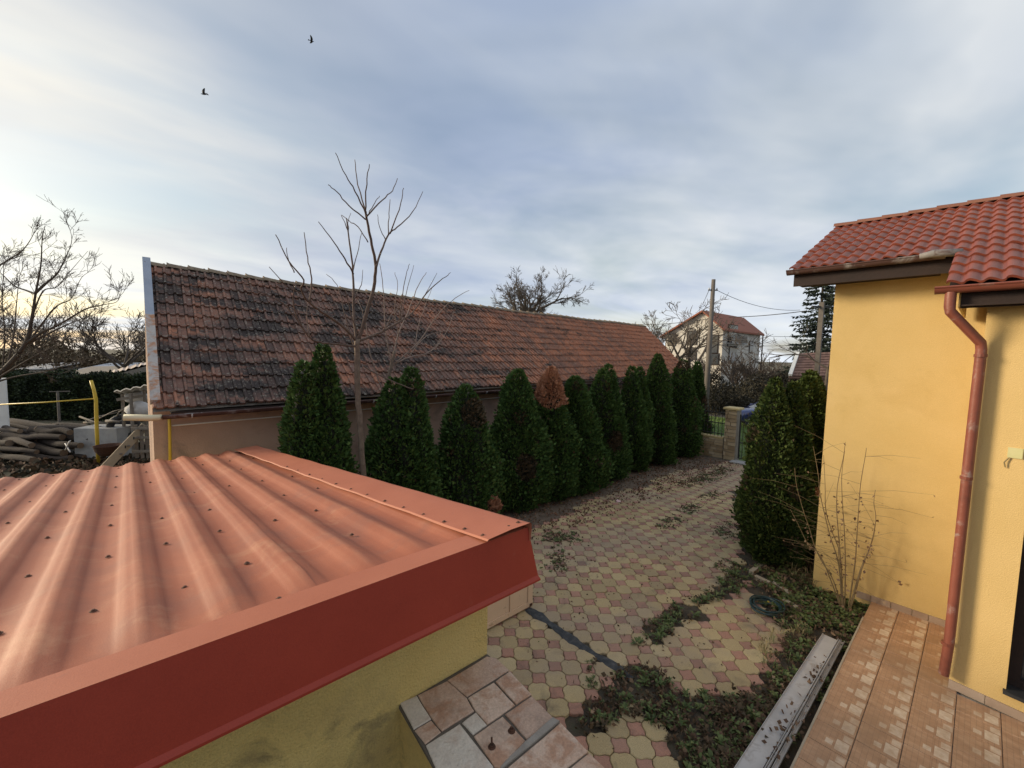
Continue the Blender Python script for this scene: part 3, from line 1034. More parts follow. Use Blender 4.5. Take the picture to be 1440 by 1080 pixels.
# ------------------------------------------------------------------ shed with corrugated roof
shed = thing('roofed_shed', 'ochre shed under salmon red corrugated metal roof', 'shed', (-.5, 5, 0))
SL = -.10
YF, ZF = 1.86, 2.475
rz = lambda y: ZF + (y - YF) * SL
XR0, XR1 = 1.80, 1.50                       # right edge of the roof at the front and at the back
YB = 8.30
PC = .30


def corr(x):
    t = ((x - .28) / PC) % 1.0
    t = t - 1 if t > .5 else t
    h = math.exp(-(t / .19) ** 2) * .036
    h += .010 * math.exp(-((abs(t) - .20) / .045) ** 2)
    return h - .012 * (abs(t) * 2) ** 2


ys = np.concatenate([np.linspace(YF, YF + .5, 9), np.linspace(YF + .62, YB, 34)])
sheets = [(-4.42, -3.0), (-3.2, -1.8), (-2.0, -.6), (-.8, .6), (.4, 1.66)]
for si, (xa, xb) in enumerate(sheets):
    nx = int((xb - xa) / .02)
    V, F = [], []
    for j, y in enumerate(ys):
        for i in range(nx + 1):
            x = xa + (xb - xa) * i / nx
            wob = .004 * math.sin(y * 5.1 + x * 3) + .003 * math.sin(y * 11 + si)
            fade = .25 + .75 * min(1, max(0, (y - YF - .10) / .30))
            V.append((x - (y - YF) * .018, y, rz(y) + corr(x) * fade + .002 * (si % 2) + wob * .6))
    for j in range(len(ys) - 1):
        for i in range(nx):
            q = j * (nx + 1) + i
            F.append((q, q + 1, q + nx + 2, q + nx + 1))
    b = MB().add(V, F)
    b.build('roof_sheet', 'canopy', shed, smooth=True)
# walls
zt = lambda y: rz(y) - .05
b = MB()
b.prism([(1.70, 2.352, -.1), (1.70, 8.15, -.1), (1.70, 8.15, zt(8.15)), (1.70, 2.352, zt(2.36))], (-.24, 0, 0))
b.box((-4.3, 2.11, -.1), (1.70, 2.35, zt(2.36)))
b.box((-4.3, 7.9, -.1), (1.458, 8.14, zt(8.15)))
b.build('wall', 'shedwall', shed)
# front flashing: top flange in its lit tone, face coloured as it looks in shade
b = MB()
b.add([(-4.5, YF - .0165, ZF + .0268), (XR0 - .02, YF - .0165, ZF + .0268), (XR0 - .02, YF + .15, rz(YF + .15) + .03), (-4.5, YF + .15, rz(YF + .15) + .03)], [(0, 1, 2, 3)])
b.add([(-4.5, YF + .15, rz(YF + .15) + .03), (XR0 - .02, YF + .15, rz(YF + .15) + .03), (XR0 - .02, YF + .15, rz(YF + .15) + .0), (-4.5, YF + .15, rz(YF + .15) + .0)], [(0, 1, 2, 3)])
b.build('front_flashing', 'canopy_flash', shed)
b = MB()
pr = [(YF - .016, ZF + .026), (YF - .065, ZF - .285), (YF - .085, ZF - .30), (YF - .085, ZF - .312), (YF - .058, ZF - .305), (YF - .008, ZF + .02)]
npr = len(pr)
b.add([(-4.5, y, z) for y, z in pr] + [(XR0 + .006 + .05 * (ZF - z) / .3, y, z) for y, z in pr], [(i, (i + 1) % npr, npr + (i + 1) % npr, npr + i) for i in range(npr)] + [tuple(range(npr - 1, -1, -1)), tuple(range(npr, 2 * npr))])
b.build('fascia', 'fascia', shed)
# verge flashing along the right edge with rolled outer lip
b = MB()
V = []
ysv = np.linspace(YF - .04, YB + .02, 16)
prof = [(-.345, .036), (-.335, .046), (-.16, .056), (-.03, .062), (-.005, .060), (.008, .05), (.010, .01), (.002, -.06)]
for y in ysv:
    xe = XR0 + (XR1 - XR0) * (y - YF) / (YB - YF)
    for dx, dz in prof:
        V.append((xe + dx, y, rz(y) + dz + .004 * math.sin(y * 7 + dx * 30)))
n = len(prof)
b.add(V, [(j * n + i, j * n + i + 1, (j + 1) * n + i + 1, (j + 1) * n + i) for j in range(len(ysv) - 1) for i in range(n - 1)])
vf = b.build('verge_flashing', 'canopy_flash', shed)
sharp(vf, 40)


def screw_mesh():
    b = MB().lathe((0, 0, 0), [(.0145, 0), (.0145, .002), (.008, .003), (.008, .008), (.005, .010)], 8)
    return mesh_from('screw', b.V, b.F, 'screw')


scm = screw_mesh()


def screw(x, y, z):
    o = link('screw', scm, shed, (x + .5, y - 5, z))
    return o


for y in (2.06, 2.62, 3.45, 4.3, 5.2, 6.2, 7.2, 8.1):
    for k in range(-9, 5):
        if random.random() < (.8 if y > 2.3 else .55):
            x = .28 + PC * (k + .5) + random.uniform(-.02, .02)
            if x < -2.7 or x > 1.45:
                continue
            screw(x - (y - YF) * .018, y + random.uniform(-.06, .06), rz(y) + corr(x) + (.006 if y > 2.1 else .04))
for k in range(13):
    y = 1.90 + .06 * k * k ** .5 * .9 + .12 * k
    if y < YB:
        xe = XR0 + (XR1 - XR0) * (y - YF) / (YB - YF)
        screw(xe - .312, y, rz(y) + .046)
screw(XR0 - .13, 1.88, ZF + .052)
screw(XR0 - .05, 1.88, ZF + .058)

# ------------------------------------------------------------------ stone capped stair wall
ZC = 1.56
swall = thing('stair_wall', 'ochre stair wall capped with travertine pieces and rusty post stubs', 'wall', (1.3, 1.4, 0))
c6 = lambda x, y: tuple(G(560 + x / 4.8, 900 + y / 4.8, ZC)[:2])
corners = gpoly([(563, 984), (625, 1110), (870, 1110), (717, 945), (699, 926)], ZC)
farc = [(1.055, 2.105), (1.67, 2.105)]
body = [(1.06, 2.108), (1.0, 1.35), (.93, .55), (1.58, .55), (1.70, 1.9), (1.695, 2.108)]
MB().slab(body, -.1, ZC - .028).build('masonry', 'shedwall', swall)
MB().slab([(x * 1.0 + (.006 if x > 1.3 else -.006), y) for x, y in body], ZC - .026, ZC - .007).build('mortar_bed', 'darkmortar', swall)
pieces = [
    ('cap_white', [(12, 425), (125, 375), (222, 532), (105, 600)]),
    ('cap', [(112, 607), (222, 540), (288, 617), (182, 698)]),
    ('cap', [(132, 372), (330, 275), (462, 390), (512, 478), (295, 612), (228, 530)]),
    ('cap', [(332, 270), (600, 108), (660, 118), (750, 200), (465, 380)]),
    ('cap', [(472, 392), (645, 288), (788, 438), (600, 568), (522, 478)]),
    ('cap', [(657, 280), (754, 210), (900, 368), (795, 432)]),
    ('cap', [(722, 500), (903, 377), (1045, 520), (868, 668)]),
    ('cap_white', [(432, 560), (525, 487), (598, 573), (505, 637)]),
    ('cap_white', [(187, 708), (415, 563), (640, 850), (660, 960), (330, 1040)]),
    ('cap', [(512, 650), (705, 517), (858, 680), (690, 860), (650, 855)]),
    ('mortar', [(1047, 523), (1090, 548), (700, 868), (690, 862), (862, 682)]),
    ('cap', [(1096, 556), (1283, 752), (1090, 900), (900, 1010), (720, 878)]),
    ('cap', [(1290, 760), (1420, 885), (1250, 1010), (1110, 905)]),
    ('cap', [(668, 960), (715, 885), (890, 1012), (760, 1200), (350, 1060)]),
    ('cap', [(905, 1015), (1095, 908), (1240, 1015), (1100, 1200), (780, 1200)]),
]
for m, pp in pieces:
    poly = [c6(x, y) for x, y in pp]
    a2 = sum(poly[i][0] * poly[(i + 1) % len(poly)][1] - poly[(i + 1) % len(poly)][0] * poly[i][1] for i in range(len(poly)))
    if a2 < 0:
        poly = poly[::-1]
    # break the straight edges a little
    out = []
    for i, p in enumerate(poly):
        q = poly[(i + 1) % len(poly)]
        out.append(p)
        L = math.hypot(q[0] - p[0], q[1] - p[1])
        for t in (.33, .66):
            out.append((p[0] + (q[0] - p[0]) * t + random.uniform(-.002, .002), p[1] + (q[1] - p[1]) * t + random.uniform(-.002, .002)))
    up = random.uniform(-.002, .003) + (.006 if m == 'mortar' else 0)
    MB().slab(out, ZC - .02, ZC + up, .003, tilt=(random.uniform(-.008, .008), random.uniform(-.008, .008))).build('mortar_strip' if m == 'mortar' else 'cap_stone', m, swall)
for x, y, h in ((632, 725, .0), (765, 618, .0)):
    p = G(560 + x / 4.8, 900 + y / 4.8, ZC)
    b = MB()
    b.lathe((p[0], p[1], ZC - .001), [(.013, 0), (.0125, .018), (.009, .019), (.008, .012)], 10)
    b.lathe((p[0], p[1], ZC + .0035), [(.021, 0), (.017, .003)], 10)
    b.tube([(p[0], p[1], ZC + .01), (p[0] + .006, p[1] + .010, ZC + .045 if x < 700 else ZC + .02)], .005, 6)
    b.build('post_stub', 'rust', swall)

# ------------------------------------------------------------------ beige chest by the drain strip
chest = thing('metal_chest', 'beige panelled metal chest with rusty corners under the shed roof edge', 'chest', (3.55, 4.3, 0))
x0, x1, yf, hh = 3.02, 4.06, 4.03, .36
MB().box((x0, yf + .012, .03), (x1, yf + .52, hh)).build('body', 'beige', chest)
for xa, xb in ((x0, x0 + .07), (3.63, 3.67), (x1 - .09, x1)):
    MB().box((xa, yf - .006, .03), (xb, yf + .010, hh - .001)).build('post', 'beige', chest)
MB().box((x0 + .072, yf - .004, .03), (x1 - .092, yf + .009, .10)).build('bottom_rail', 'beige', chest)
for xa in (3.04, 4.0):
    MB().box((xa, yf + .03, 0), (xa + .05, yf + .48, .03)).build('foot', 'rust', chest)
MB().box((x1 - .06, yf - .012, .032), (x1 - .01, yf - .007, .07)).build('corner_plate', 'rust', chest)

# ------------------------------------------------------------------ plants


def kites(P, D, L, W, nrm=None):
    n = len(P)
    D = D / (np.linalg.norm(D, axis=1, keepdims=True) + 1e-9)
    r = rng.normal(size=(n, 3)) if nrm is None else nrm
    S = np.cross(D, r)
    S /= np.linalg.norm(S, axis=1, keepdims=True) + 1e-9
    L = np.asarray(L).reshape(-1, 1) * np.ones((n, 1))
    W = np.asarray(W).reshape(-1, 1) * np.ones((n, 1))
    V = np.empty((n, 4, 3))
    V[:, 0] = P
    V[:, 1] = P + D * L * .45 + S * W
    V[:, 2] = P + D * L
    V[:, 3] = P + D * L * .45 - S * W
    F = np.arange(n * 4).reshape(n, 4)
    return V.reshape(-1, 3), F


def thuja(label, x, y, r, h, n, tips=None, m='thuja', spray=(.05, .105), dead=None, brown=None, group='thuja row along the barn', lean=(0, 0), base=.05):
    """tips: (dx, dy, relative height, relative radius) of each leader"""
    n = int(n * 1.55)
    tips = tips or [(0, 0, 1, 1)]
    t = thing('thuja', label, 'thuja', (x, y, 0), group=group)
    Ps, Ds, mi = [], [], []
    ph = rng.uniform(0, 6, 12)

    def rad(hh, a, tr):
        # hh 0..1: narrow foot, widest at a quarter, drawn-out tip
        f = np.minimum(1, .84 + 1.0 * hh) * np.clip(1 - np.clip(hh - .22, 0, 1) / .78, 0, 1) ** .60
        f = f * (1 - .10 * hh) + .02
        w = 1.06 + .12 * np.sin(3 * a + ph[0] + hh * 5) + .09 * np.sin(5 * a + ph[1] - hh * 9) + .08 * np.sin(2 * a + hh * 15 + ph[2]) + .06 * np.sin(9 * a + hh * 31 + ph[3])
        return r * tr * f * w
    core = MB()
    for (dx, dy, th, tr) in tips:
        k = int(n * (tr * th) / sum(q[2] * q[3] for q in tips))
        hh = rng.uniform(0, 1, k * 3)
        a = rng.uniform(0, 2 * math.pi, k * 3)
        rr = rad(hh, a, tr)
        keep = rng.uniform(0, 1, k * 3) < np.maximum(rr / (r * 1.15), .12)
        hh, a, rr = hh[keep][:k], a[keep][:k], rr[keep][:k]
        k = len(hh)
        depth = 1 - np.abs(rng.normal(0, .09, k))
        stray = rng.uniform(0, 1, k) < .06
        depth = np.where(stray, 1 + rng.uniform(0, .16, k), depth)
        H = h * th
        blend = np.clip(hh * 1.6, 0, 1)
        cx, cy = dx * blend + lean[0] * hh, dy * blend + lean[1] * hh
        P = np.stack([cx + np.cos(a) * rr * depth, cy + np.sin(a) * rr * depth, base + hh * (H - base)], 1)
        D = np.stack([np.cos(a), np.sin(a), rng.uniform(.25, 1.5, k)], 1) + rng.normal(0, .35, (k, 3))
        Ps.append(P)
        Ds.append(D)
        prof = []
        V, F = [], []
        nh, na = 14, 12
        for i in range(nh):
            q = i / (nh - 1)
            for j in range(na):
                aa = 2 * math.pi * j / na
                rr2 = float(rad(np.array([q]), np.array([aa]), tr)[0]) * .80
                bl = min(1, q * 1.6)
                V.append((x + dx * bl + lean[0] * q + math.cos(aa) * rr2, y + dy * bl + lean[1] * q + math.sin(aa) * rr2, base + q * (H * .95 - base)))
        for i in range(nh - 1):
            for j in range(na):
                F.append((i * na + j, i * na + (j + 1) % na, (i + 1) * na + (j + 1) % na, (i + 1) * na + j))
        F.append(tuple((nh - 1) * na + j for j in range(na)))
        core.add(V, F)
    P, D = np.concatenate(Ps), np.concatenate(Ds)
    k = len(P)
    L = rng.uniform(*spray, k)
    V, F = kites(P, D, L, L * rng.uniform(.22, .42, k), None)
    mi = np.zeros(k, int)
    wob = np.sin(P[:, 0] * 9 + ph[4]) * .5 + np.sin(P[:, 2] * 7 + ph[5]) * .5 + np.sin(P[:, 1] * 8 + ph[6]) * .5
    for (bx, by, bz, br, kind) in (dead or []):
        dd = np.linalg.norm(P - np.array([bx, by, bz]), axis=1)
        mi[(dd < br * (1 + .22 * wob))] = kind
    scat = rng.uniform(0, 1, k)
    mi[(mi == 0) & (wob > 1.12) & (scat < .55)] = 2
    mi[(mi == 0) & (scat < .012)] = 2
    link('foliage', mesh_from('foliage', V, F, [m, 'dead', 'browned'], False, mi), t)
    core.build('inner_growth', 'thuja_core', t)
    MB().tube([(x, y, -.1), (x + .01, y, .3), (x + lean[0] * .5, y + lean[1] * .5, h * .6)], [.05, .045, .015], 7).build('trunk', 'bark', t)
    return t


YR = 7.2
thx = lambda px: PY(px, 620, YR)[0]
thuja('twin topped green thuja immediately left of the bare tree trunk', 2.13, YR, .60, 3.55, 15000, [(-.17, .0, .95, .72), (.14, 0, 1.03, .76)])
thuja('broad green thuja with two close tips just right of the bare trunk', thx(566), YR, .78, 3.22, 15000, [(-.14, .05, .95, .78), (.18, 0, 1.01, .72)])
thuja('low rounded thuja with sparse browned tips and short twin tops', thx(655), YR, .76, 2.88, 14000, [(-.02, 0, 1.0, .92), (.22, .06, .93, .55)], dead=[(0, -.3, 2.3, .28, 2), (.35, -.6, .35, .25, 1)])
thuja('plain conical thuja standing left of the one with a dead orange top', thx(728), YR, .74, 3.18, 15000, lean=(-.03, 0), dead=[(-.25, -.6, 1.0, .30, 2)])
thuja('thuja whose upper half is dead and orange brown', thx(769), YR - .1, .64, 3.24, 13000, dead=[(0, -.05, 2.95, .64, 1)])
thuja('bright green conical thuja beside the dead topped one', thx(803) + .05, YR - .05, .82, 2.98, 16000)
thuja('dark broad thuja in the middle of the row with a split tip', thx(848), YR, .74, 3.28, 14000, [(-.1, 0, .97, .82), (.14, 0, 1.0, .82)], dead=[(-.1, -.6, 1.2, .3, 2)])
thuja('twin tipped thuja with a small orange dead patch on its side', thx(890), YR, .72, 3.22, 13000, [(-.22, 0, 1.0, .72), (.22, 0, .99, .70)], dead=[(-.05, -.55, 1.86, .16, 1), (.12, -.6, 1.95, .12, 1)])
thuja('tallest slim thuja in the far half of the row', thx(921), YR, .64, 3.62, 11000, lean=(-.05, 0))
thuja('slim dark thuja with brownish tip, second from the row end', thx(955), YR, .68, 3.45, 10000, dead=[(0, 0, 3.2, .22, 2)])
thuja('last thuja of the row by the gate wall, rusty brown low down', thx(979), YR + .1, .46, 3.35, 10000, dead=[(.1, -.55, 1.75, .4, 2), (.05, -.55, 1.9, .2, 1)])
G2 = 'thujas by the house corner'
thuja('yellowish green thuja nearest the house corner with an orange dead tuft', 8.42, 2.30, .62, 3.22, 26000, [(-.12, .10, 1.0, .8), (.12, -.12, .98, .8)], 'thuja_yellow', (.04, .085), dead=[(.02, -.62, 1.36, .11, 1)], group=G2)
thuja('yellowish green thuja behind the house corner against the yellow wall', 9.35, 2.15, .62, 3.25, 18000, None, 'thuja_yellow', (.04, .085), group=G2)
thuja('broad yellowish thuja hidden behind the two by the house corner', 10.3, 2.35, .70, 3.3, 12000, None, 'thuja_yellow', (.06, .11), group=G2)


# bare trees
def polyline(P, k=4):
    """smooth a control polyline"""
    P = [np.asarray(p, float) for p in P]
    out = []
    n = len(P)
    for i in range(n - 1):
        p0, p1, p2, p3 = P[max(i - 1, 0)], P[i], P[i + 1], P[min(i + 2, n - 1)]
        for j in range(k):
            t = j / k
            out.append(.5 * (2 * p1 + (p2 - p0) * t + (2 * p0 - 5 * p1 + 4 * p2 - p3) * t * t + (3 * p1 - p0 - 3 * p2 + p3) * t ** 3))
    out.append(P[-1])
    return out


def grow(mb, p, d, L, r, lev, up=.25, spread=.9, n=5, kids=(3, 5), sides=4, minr=.004, curl=.22, shrink=.62):
    pts = [p.copy()]
    d = d / np.linalg.norm(d)
    for i in range(n):
        d = d + rng.normal(0, curl, 3) * .5 + np.array([0, 0, up * .25])
        d /= np.linalg.norm(d)
        pts.append(pts[-1] + d * L / n)
    r1 = max(minr, r * .35)
    rr = [r + (r1 - r) * i / n for i in range(n + 1)]
    mb.tube(pts, rr, sides if r < .03 else max(sides, 6), cap=False)
    if lev <= 0:
        return
    k = random.randint(*kids)
    for _ in range(k):
        t = random.uniform(.25, 1.0)
        i = min(n - 1, int(t * n))
        q = pts[i] + (pts[i + 1] - pts[i]) * (t * n - i)
        dd = pts[i + 1] - pts[i]
        dd /= np.linalg.norm(dd)
        v = rng.normal(0, 1, 3)
        v -= dd * (v @ dd)
        v /= np.linalg.norm(v)
        grow(mb, q, dd + v * spread * random.uniform(.5, 1.1), L * shrink * random.uniform(.6, 1.1), max(minr, rr[i] * .62), lev - 1, up, spread, max(3, n - 1), kids, sides, minr, curl, shrink)


def bare_tree(label, base, H, r, levels=4, up=.3, spread=.8, kids=(3, 5), minr=.012, m='far_twig', group=None, name='bare_tree', trunkfrac=.35, lean=(0, 0), mult=1):
    t = thing(name, label, 'tree', base, group=group)
    tr = MB()
    top = np.array([base[0] + lean[0], base[1] + lean[1], base[2] + H * trunkfrac])
    tr.tube(polyline([np.array(base) - np.array([0, 0, .2]), (np.array(base) + top) / 2 + rng.normal(0, .05, 3), top], 3), np.linspace(r, r * .75, 7), 8, cap=False)
    tr.build('trunk', m, t, smooth=True)
    cr = MB()
    for i in range(int(5 * mult)):
        a = 2 * math.pi * (i + random.random() * .6) / (5 * mult)
        grow(cr, top - np.array([0, 0, random.uniform(0, H * trunkfrac * .3)]), np.array([math.cos(a) * spread, math.sin(a) * spread, random.uniform(.6, 1.4)]), H * (1 - trunkfrac) * random.uniform(.6, .8), r * .55, levels - 1, up, spread, 5, kids, 3, minr)
    cr.build('crown', m, t)
    return t


# the young bare tree in front of the barn, branch by branch
C2 = lambda x, y: (180 + x / 2.348, 200 + y / 2.348)
YT = 6.72


def traced(lines, y0, mats, t, sway=.25, tip=.006, name='branch'):
    for pts, r0, r1, sy in lines:
        n = len(pts)
        P = []
        for i, (x, y) in enumerate(pts):
            u, v = C2(x, y)
            P.append(PY(u, v, y0 + sy[0] + (sy[1] - sy[0]) * i / (n - 1)))
        Q = polyline(P, 4)
        m = len(Q)
        Q = [q + rng.normal(0, .004, 3) for q in Q]
        MB().tube(Q, [1.25 * (r0 + (r1 - r0) * (i / (m - 1)) ** .8) for i in range(m)], 6).build(name, mats, t, smooth=True)


tb_ = PY(*C2(785, 1190), YT)
bt = thing('bare_tree', 'young leafless tree with upswept branches in front of the barn roof', 'tree', (tb_[0], YT, 0))
traced([([(790, 1300), (775, 1080), (764, 900), (757, 760), (757, 650)], .040, .034, (0, 0))], YT, 'bark', bt, name='trunk')
traced([
    ([(757, 660), (748, 600), (745, 520), (742, 430), (732, 330), (722, 250)], .023, .007, (0, .35)),
    ([(758, 660), (790, 560), (812, 480), (818, 410), (805, 340), (790, 260), (785, 225)], .027, .012, (0, -.3)),
    ([(785, 235), (750, 160), (720, 110), (686, 35)], .011, .004, (-.3, -.6)),
    ([(785, 235), (760, 140), (748, 58)], .010, .004, (-.3, .1)),
    ([(785, 230), (788, 140), (797, 75)], .010, .004, (-.3, -.7)),
    ([(787, 245), (840, 190), (872, 160), (890, 120)], .010, .004, (-.3, 0)),
    ([(785, 255), (730, 210), (690, 165), (662, 140)], .009, .004, (-.28, -.5)),
    ([(792, 330), (760, 280), (730, 260), (705, 240)], .008, .004, (-.2, .2)),
    ([(795, 235), (815, 200), (832, 178)], .006, .003, (-.3, -.5)),
    ([(818, 415), (835, 360), (860, 305), (890, 280), (940, 230), (973, 163)], .017, .004, (-.2, .4)),
    ([(865, 302), (885, 250), (902, 200), (910, 150)], .010, .004, (.05, -.2)),
    ([(860, 305), (860, 250), (864, 190)], .008, .004, (0, .3)),
    ([(850, 320), (830, 280), (825, 240)], .007, .003, (-.1, -.3)),
    ([(745, 435), (715, 385), (680, 330), (630, 262)], .013, .004, (.15, -.35)),
    ([(742, 425), (757, 370), (770, 300)], .008, .004, (.15, .45)),
    ([(725, 290), (715, 265), (703, 240)], .007, .003, (.3, .2)),
    ([(728, 300), (727, 260), (735, 235)], .006, .003, (.3, .5)),
    ([(755, 655), (700, 600), (640, 560), (600, 530), (570, 485), (580, 455), (530, 390), (490, 308)], .022, .004, (0, -.8)),
    ([(600, 530), (605, 450), (593, 380), (580, 298)], .010, .004, (-.4, -.3)),
    ([(550, 430), (532, 395), (523, 350)], .007, .003, (-.6, -.4)),
    ([(572, 500), (520, 470), (465, 412)], .007, .003, (-.5, -.9)),
    ([(757, 676), (690, 667), (630, 660), (595, 640), (560, 580), (545, 520), (550, 470)], .017, .004, (0, -.6)),
    ([(575, 610), (520, 540), (460, 505), (428, 490)], .007, .003, (-.5, -.9)),
    ([(600, 645), (590, 560), (610, 470)], .007, .003, (-.4, -.1)),
    ([(758, 658), (830, 630), (900, 590), (940, 560), (985, 500), (1040, 450), (1066, 430)], .020, .004, (0, .5)),
    ([(940, 560), (980, 505), (1020, 432)], .009, .003, (.3, .1)),
    ([(900, 590), (918, 500), (945, 405)], .009, .003, (.2, .6)),
    ([(895, 592), (905, 520), (918, 440), (930, 402)], .008, .003, (.2, .0)),
    ([(835, 628), (870, 590), (895, 540), (905, 500)], .008, .003, (.1, -.2)),
    ([(757, 700), (735, 640), (705, 520), (690, 470), (655, 435)], .009, .003, (0, .5)),
    ([(778, 740), (830, 770), (900, 800), (942, 815), (938, 800)], .012, .006, (0, -.5)),
    ([(745, 520), (770, 470), (775, 420)], .008, .003, (.1, .4)),
    ([(760, 640), (735, 560), (715, 480)], .008, .003, (0, -.4)),
], YT, 'twig', bt)
st_b = PY(*C2(795, 1190), 7.9)
st = thing('bare_tree', 'spindly leafless sapling leaning right between the bare tree and the barn', 'tree', (st_b[0], 7.9, 0))
traced([([(780, 1300), (792, 1000), (845, 840), (868, 740), (880, 690)], .035, .024, (0, 0))], 7.9, 'bark', st, name='trunk')
traced([
    ([(870, 745), (890, 640), (925, 560), (960, 470), (985, 430)], .014, .004, (0, .3)),
    ([(872, 740), (860, 680), (848, 600), (843, 480), (832, 400)], .012, .004, (0, -.2)),
    ([(875, 735), (930, 710), (1000, 690), (1050, 630), (1075, 560)], .013, .004, (0, .3)),
    ([(880, 730), (960, 660), (1030, 560), (1080, 515), (1127, 488)], .012, .004, (0, -.4)),
    ([(930, 705), (985, 640), (1060, 620), (1120, 600)], .008, .003, (.1, .4)),
    ([(950, 665), (960, 600), (985, 530), (1005, 480)], .008, .003, (0, .2)),
    ([(880, 735), (960, 760), (1030, 755), (1085, 725)], .008, .003, (0, -.4)),
    ([(850, 620), (870, 570), (905, 540)], .007, .003, (0, .2)),
    ([(845, 830), (800, 700), (785, 600), (760, 520)], .010, .004, (0, .2)),
    ([(895, 640), (880, 560), (890, 470), (880, 430)], .007, .003, (0, -.3)),
    ([(1000, 690), (1030, 650), (1040, 600), (1100, 560)], .007, .003, (.2, .0)),
], 7.9, 'paletwig', st)

# fruit tree at the left edge
C1 = lambda x, y: (x / 3, 300 + y / 3)
lt0 = AT(-40, 640, 9.5)
lt = thing('fruit_tree', 'leafless fruit tree reaching in over the log heap at the left edge', 'tree', (lt0[0], lt0[1], 0))
b = MB()
tw = MB()


def limb(pts, r0, r1, d0, d1, kids=7, twl=.62):
    n = len(pts)
    P = [AT(*C1(x, y), d0 + (d1 - d0) * i / (n - 1)) for i, (x, y) in enumerate(pts)]
    Q = polyline(P, 5)
    m = len(Q)
    rr = [r1 * .6 + (r0 - r1 * .6) * (1 - i / (m - 1)) ** 1.5 for i in range(m)]
    MB().tube(Q, rr, 7, cap=False).build('limb', 'dark_twig', lt, smooth=True)
    for _ in range(int(kids * 1.7)):
        i = random.randint(m // 5, int(m * .85))
        dd = Q[i + 1] - Q[i]
        dd /= np.linalg.norm(dd)
        v = rng.normal(0, 1, 3)
        v[2] = abs(v[2])
        grow(tw, Q[i], dd * .7 + v * .5, twl * random.uniform(.35, .85), max(.0045, rr[i] * .3), 2, .12, .9, 4, (3, 5), 3, .0032, .25, .6)


tk = [AT(-75, 700, 9.5), AT(-45, 620, 9.5), AT(-25, 555, 9.5)]
MB().tube(polyline([np.array([tk[0][0], tk[0][1], -.2])] + tk[1:], 4), np.linspace(.16, .12, 9), 8).build('trunk', 'dark_twig', lt, smooth=True)
limb([(-75, 765), (0, 680), (55, 620), (110, 545), (135, 440), (150, 340), (172, 220), (178, 110), (190, 52)], .075, .008, 9.5, 9.2, 9)
limb([(110, 550), (180, 500), (240, 475), (360, 405), (440, 385), (500, 365), (520, 265)], .035, .005, 9.4, 9.0, 8)
limb([(150, 335), (200, 290), (240, 255), (275, 190), (303, 110), (280, 28)], .03, .005, 9.3, 9.7, 8)
limb([(150, 340), (110, 325), (60, 305), (0, 250), (-80, 200)], .026, .008, 9.3, 9.8, 5)
limb([(115, 550), (200, 510), (300, 462), (390, 430), (450, 408)], .028, .006, 9.4, 10.2, 7)
limb([(-75, 740), (0, 690), (130, 612), (230, 560), (290, 520), (390, 455)], .03, .005, 9.5, 9.0, 5)
limb([(-40, 720), (60, 690), (200, 665), (300, 630), (425, 575)], .024, .005, 9.5, 8.8, 5)
limb([(-75, 260), (0, 218), (90, 160), (135, 100), (152, 52)], .026, .005, 10.0, 9.5, 6)
limb([(120, 545), (230, 400), (300, 360), (345, 270), (402, 235)], .02, .005, 9.4, 9.8, 6)
limb([(135, 440), (180, 330), (240, 310), (300, 240), (370, 160)], .018, .005, 9.4, 9.0, 6)
limb([(30, 650), (60, 500), (70, 380), (85, 260), (120, 200)], .02, .005, 9.5, 10.0, 6)
limb([(10, 680), (20, 520), (10, 380), (15, 240), (18, 140)], .018, .005, 9.5, 9.3, 6)
tw.build('crown', 'dark_twig', lt)

# trees farther off
p = AT(745, 440, 34)
bare_tree('round crowned leafless tree showing above the barn ridge', (p[0], p[1], 0), 10.9, .26, 5, .02, .85, (4, 5), .011, trunkfrac=.66, mult=2)
p = AT(172, 470, 30)
bare_tree('leafless tree between the fruit tree and the barn gable', (p[0], p[1], 0), 6.4, .16, 4, .1, .9, (4, 6), .014, 'dark_twig', trunkfrac=.35)
p = AT(968, 500, 30)
bare_tree('leafless walnut tree in front of the white gabled house', (p[0], p[1], 0), 8.0, .24, 5, .1, .95, (3, 4), .014, trunkfrac=.3)
p = AT(940, 500, 38)
bare_tree('pale leafless tree left of the white gabled house', (p[0], p[1], 0), 9.0, .2, 5, .1, .9, (3, 4), .016, trunkfrac=.35)
p = AT(1128, 470, 26)
bare_tree('leafless birch like tree with hanging twigs before the spruce', (p[0] + 1.2, p[1] - 1.2, 0), 7.6, .12, 4, -.12, .9, (4, 6), .008, trunkfrac=.4)


# far woods on the left: many leafless crowns read as one mass
def wood(name, spots, H, label, m='far_twig', cat='wood'):
    b = MB()
    for (x, y) in spots:
        h = H * random.uniform(.65, 1.1)
        base = np.array([x, y, 0])
        b.tube([base, base + np.array([0, 0, h * .4])], [.14, .1], 4, cap=False)
        for i in range(4):
            a = random.uniform(0, 6.28)
            grow(b, base + np.array([0, 0, h * random.uniform(.15, .4)]), np.array([math.cos(a) * .7, math.sin(a) * .7, 1.0]), h * .5, .06, 2, .2, .8, 4, (4, 6), 3, .022)
    return b.build(name, m, kind='stuff', label=label, category=cat)


sp = []
for i in range(48):
    q = AT(random.uniform(-60, 330), 500, random.uniform(44, 80))
    sp.append((q[0], q[1]))
wood('far_wood', sp, 8.0, 'brown leafless wood behind the hedge on the left')
sp = []
for i in range(18):
    q = AT(random.uniform(985, 1130), 500, random.uniform(29, 44))
    sp.append((q[0], q[1]))
wood('thicket', sp, 3.7, 'dense leafless thicket below the white gabled house', 'dark_twig', 'thicket')


